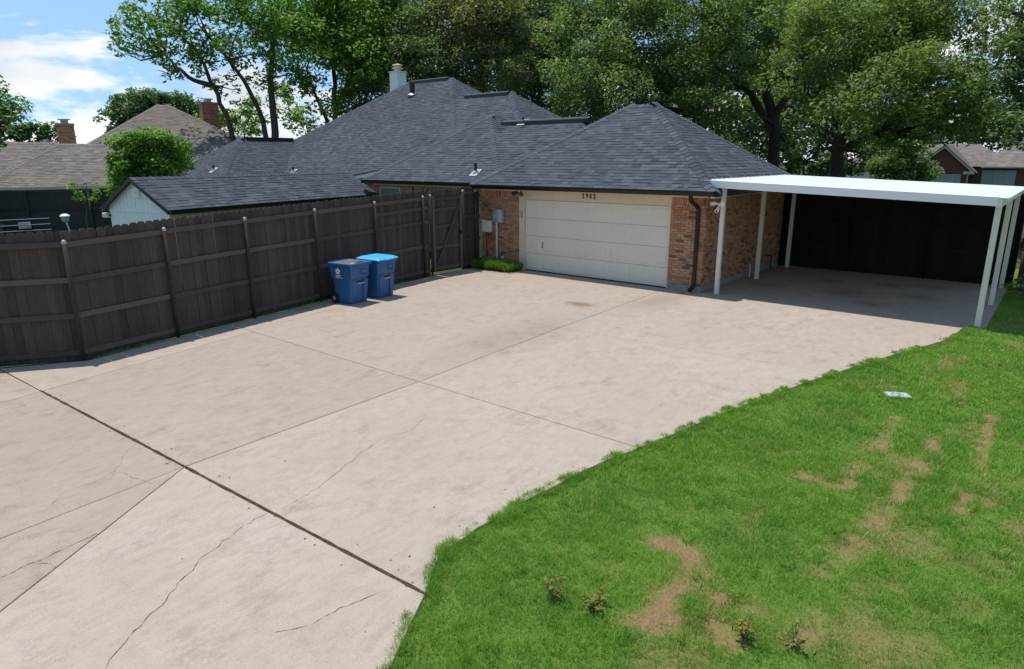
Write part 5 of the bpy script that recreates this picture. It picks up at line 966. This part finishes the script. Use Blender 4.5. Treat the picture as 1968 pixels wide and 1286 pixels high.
grow('oak_tree', 'grey', 'grey green oak right of the olive brown oak', 'tree', 'l_grey', 'barkd', 6, .20, .95, .28)
grow('live_oak', 'bigL', 'huge spreading live oak behind the garage roof with dark forked trunk', 'tree', 'l_live', 'barkd', 7, .17, .95, .42, .27, .15, twigs=3)
grow('live_oak', 'bigR', 'huge live oak with yellow green new growth above the carport', 'tree', 'l_live2', 'barkd', 8, .155, 1.0, .40, .27, .15, twigs=3)
grow('oak_tree', 'rightedge', 'dark tree cut by the right edge of the view past the carport', 'tree', 'l_dark', 'barkd', 9, .16, .9, .3, .28)
grow('pecan_tree', 'leftedge', 'feathery green tree cut by the left edge of the view', 'tree', 'l_ash', 'bark', 10, .18, .9, .22, .32, .3)
grow('broad_tree', 'farround', 'broad rounded green trees far behind the brown roofed house', 'tree', 'l_far', 'bark', 11, .40, 1.8, .4)
grow('cone_shrub', 'cone', 'dense dark green conical shrub beside the red brick gabled house', 'shrub', 'l_live', 'bark', 12, .15, 1.8, .12, .36)
grow('bush', 'bush', 'bright green rounded bush rising above the shed ridge', 'bush', 'l_bush', 'bark', 13, .11, 2.6, .07, .40, 0)
grow('sapling', 'sprout', 'thin light green shoots showing over the dark fence left of the shed', 'shrub', 'l_bush', 'bark', 14, .11, .8, .03)
grow('wood_edge', 'mid', 'dark low trees between the big live oak trunks', 'trees', 'l_dark', 'barkd', 15, .34, 1., .2)
grow('far_trees', 'farright', 'distant green trees behind the red brick gabled house', 'trees', 'l_far', 'bark', 18, .5, 1., .3)
grow('background_trees', 'fillA', 'tall dim trees filling the gaps behind the oaks', 'trees', 'l_dark', 'barkd', 16, .32, .9, .35)
rs_ = np.random.RandomState(17); V_, F_, R_ = lobes_to_leaves(TREES['farline'][0], rs_, .55, 1.); tag(link('treeline', np_mesh('treeline', V_, F_, {'rnd': ('FACE', R_)}), 'l_far'), 'distant line of green trees on the left horizon', 'trees', kind='stuff')
# broad leaved plants in the shade by the right hand posts
def broadleaf(x, y, h, n, seed, label, size=.22):
    rs = np.random.RandomState(seed); t = thing('broadleaf_plant', label, 'plant', (x, y, -.05)); V, F, R = [], [], []; st = MB()
    for k in range(n):
        a = rs.rand()*6.28; s = h*.75*rs.rand()**.6; tip = np.array([math.cos(a)*s, math.sin(a)*s, h*(.25+.75*rs.rand())]); st.tube([(0,0,0), tuple(tip*.5+[0, 0, .06]), tuple(tip)], [.006, .005, .003], 4)
        o = np.array([math.cos(a), math.sin(a), -.35]); u = np.array([-math.sin(a), math.cos(a), 0]); L_ = size*(.6+.7*rs.rand()); i = len(V); q = lambda f, g, z=0: tuple(tip+o*L_*f+u*L_*g+[0, 0, z*L_])
        V += [q(0,0), q(.3,.26,.05), q(.7,.2,.03), q(1,0,-.08), q(.7,-.2,.03), q(.3,-.26,.05), q(.45,0,-.04)]; F += [(i,i+1,i+6,i+5), (i+1,i+2,i+3,i+6), (i+6,i+3,i+4,i+5)]; R += [rs.rand()]*3
    st.build('stem', 'bark', t); link('leaves', np_mesh('leaves', V, F, {'rnd': ('FACE', R)}), 'l_ash', t)
broadleaf(6.75, 4.2, .65, 46, 1, 'broad leaved plant in shade against the brown fence by the rear carport posts'); broadleaf(7.3, 2.6, .55, 40, 2, 'broad leaved plant nearest the lawn right of the carport'); broadleaf(6.45, 5.5, .5, 30, 3, 'small broad leaved plant at the foot of the rearmost right post', .16)
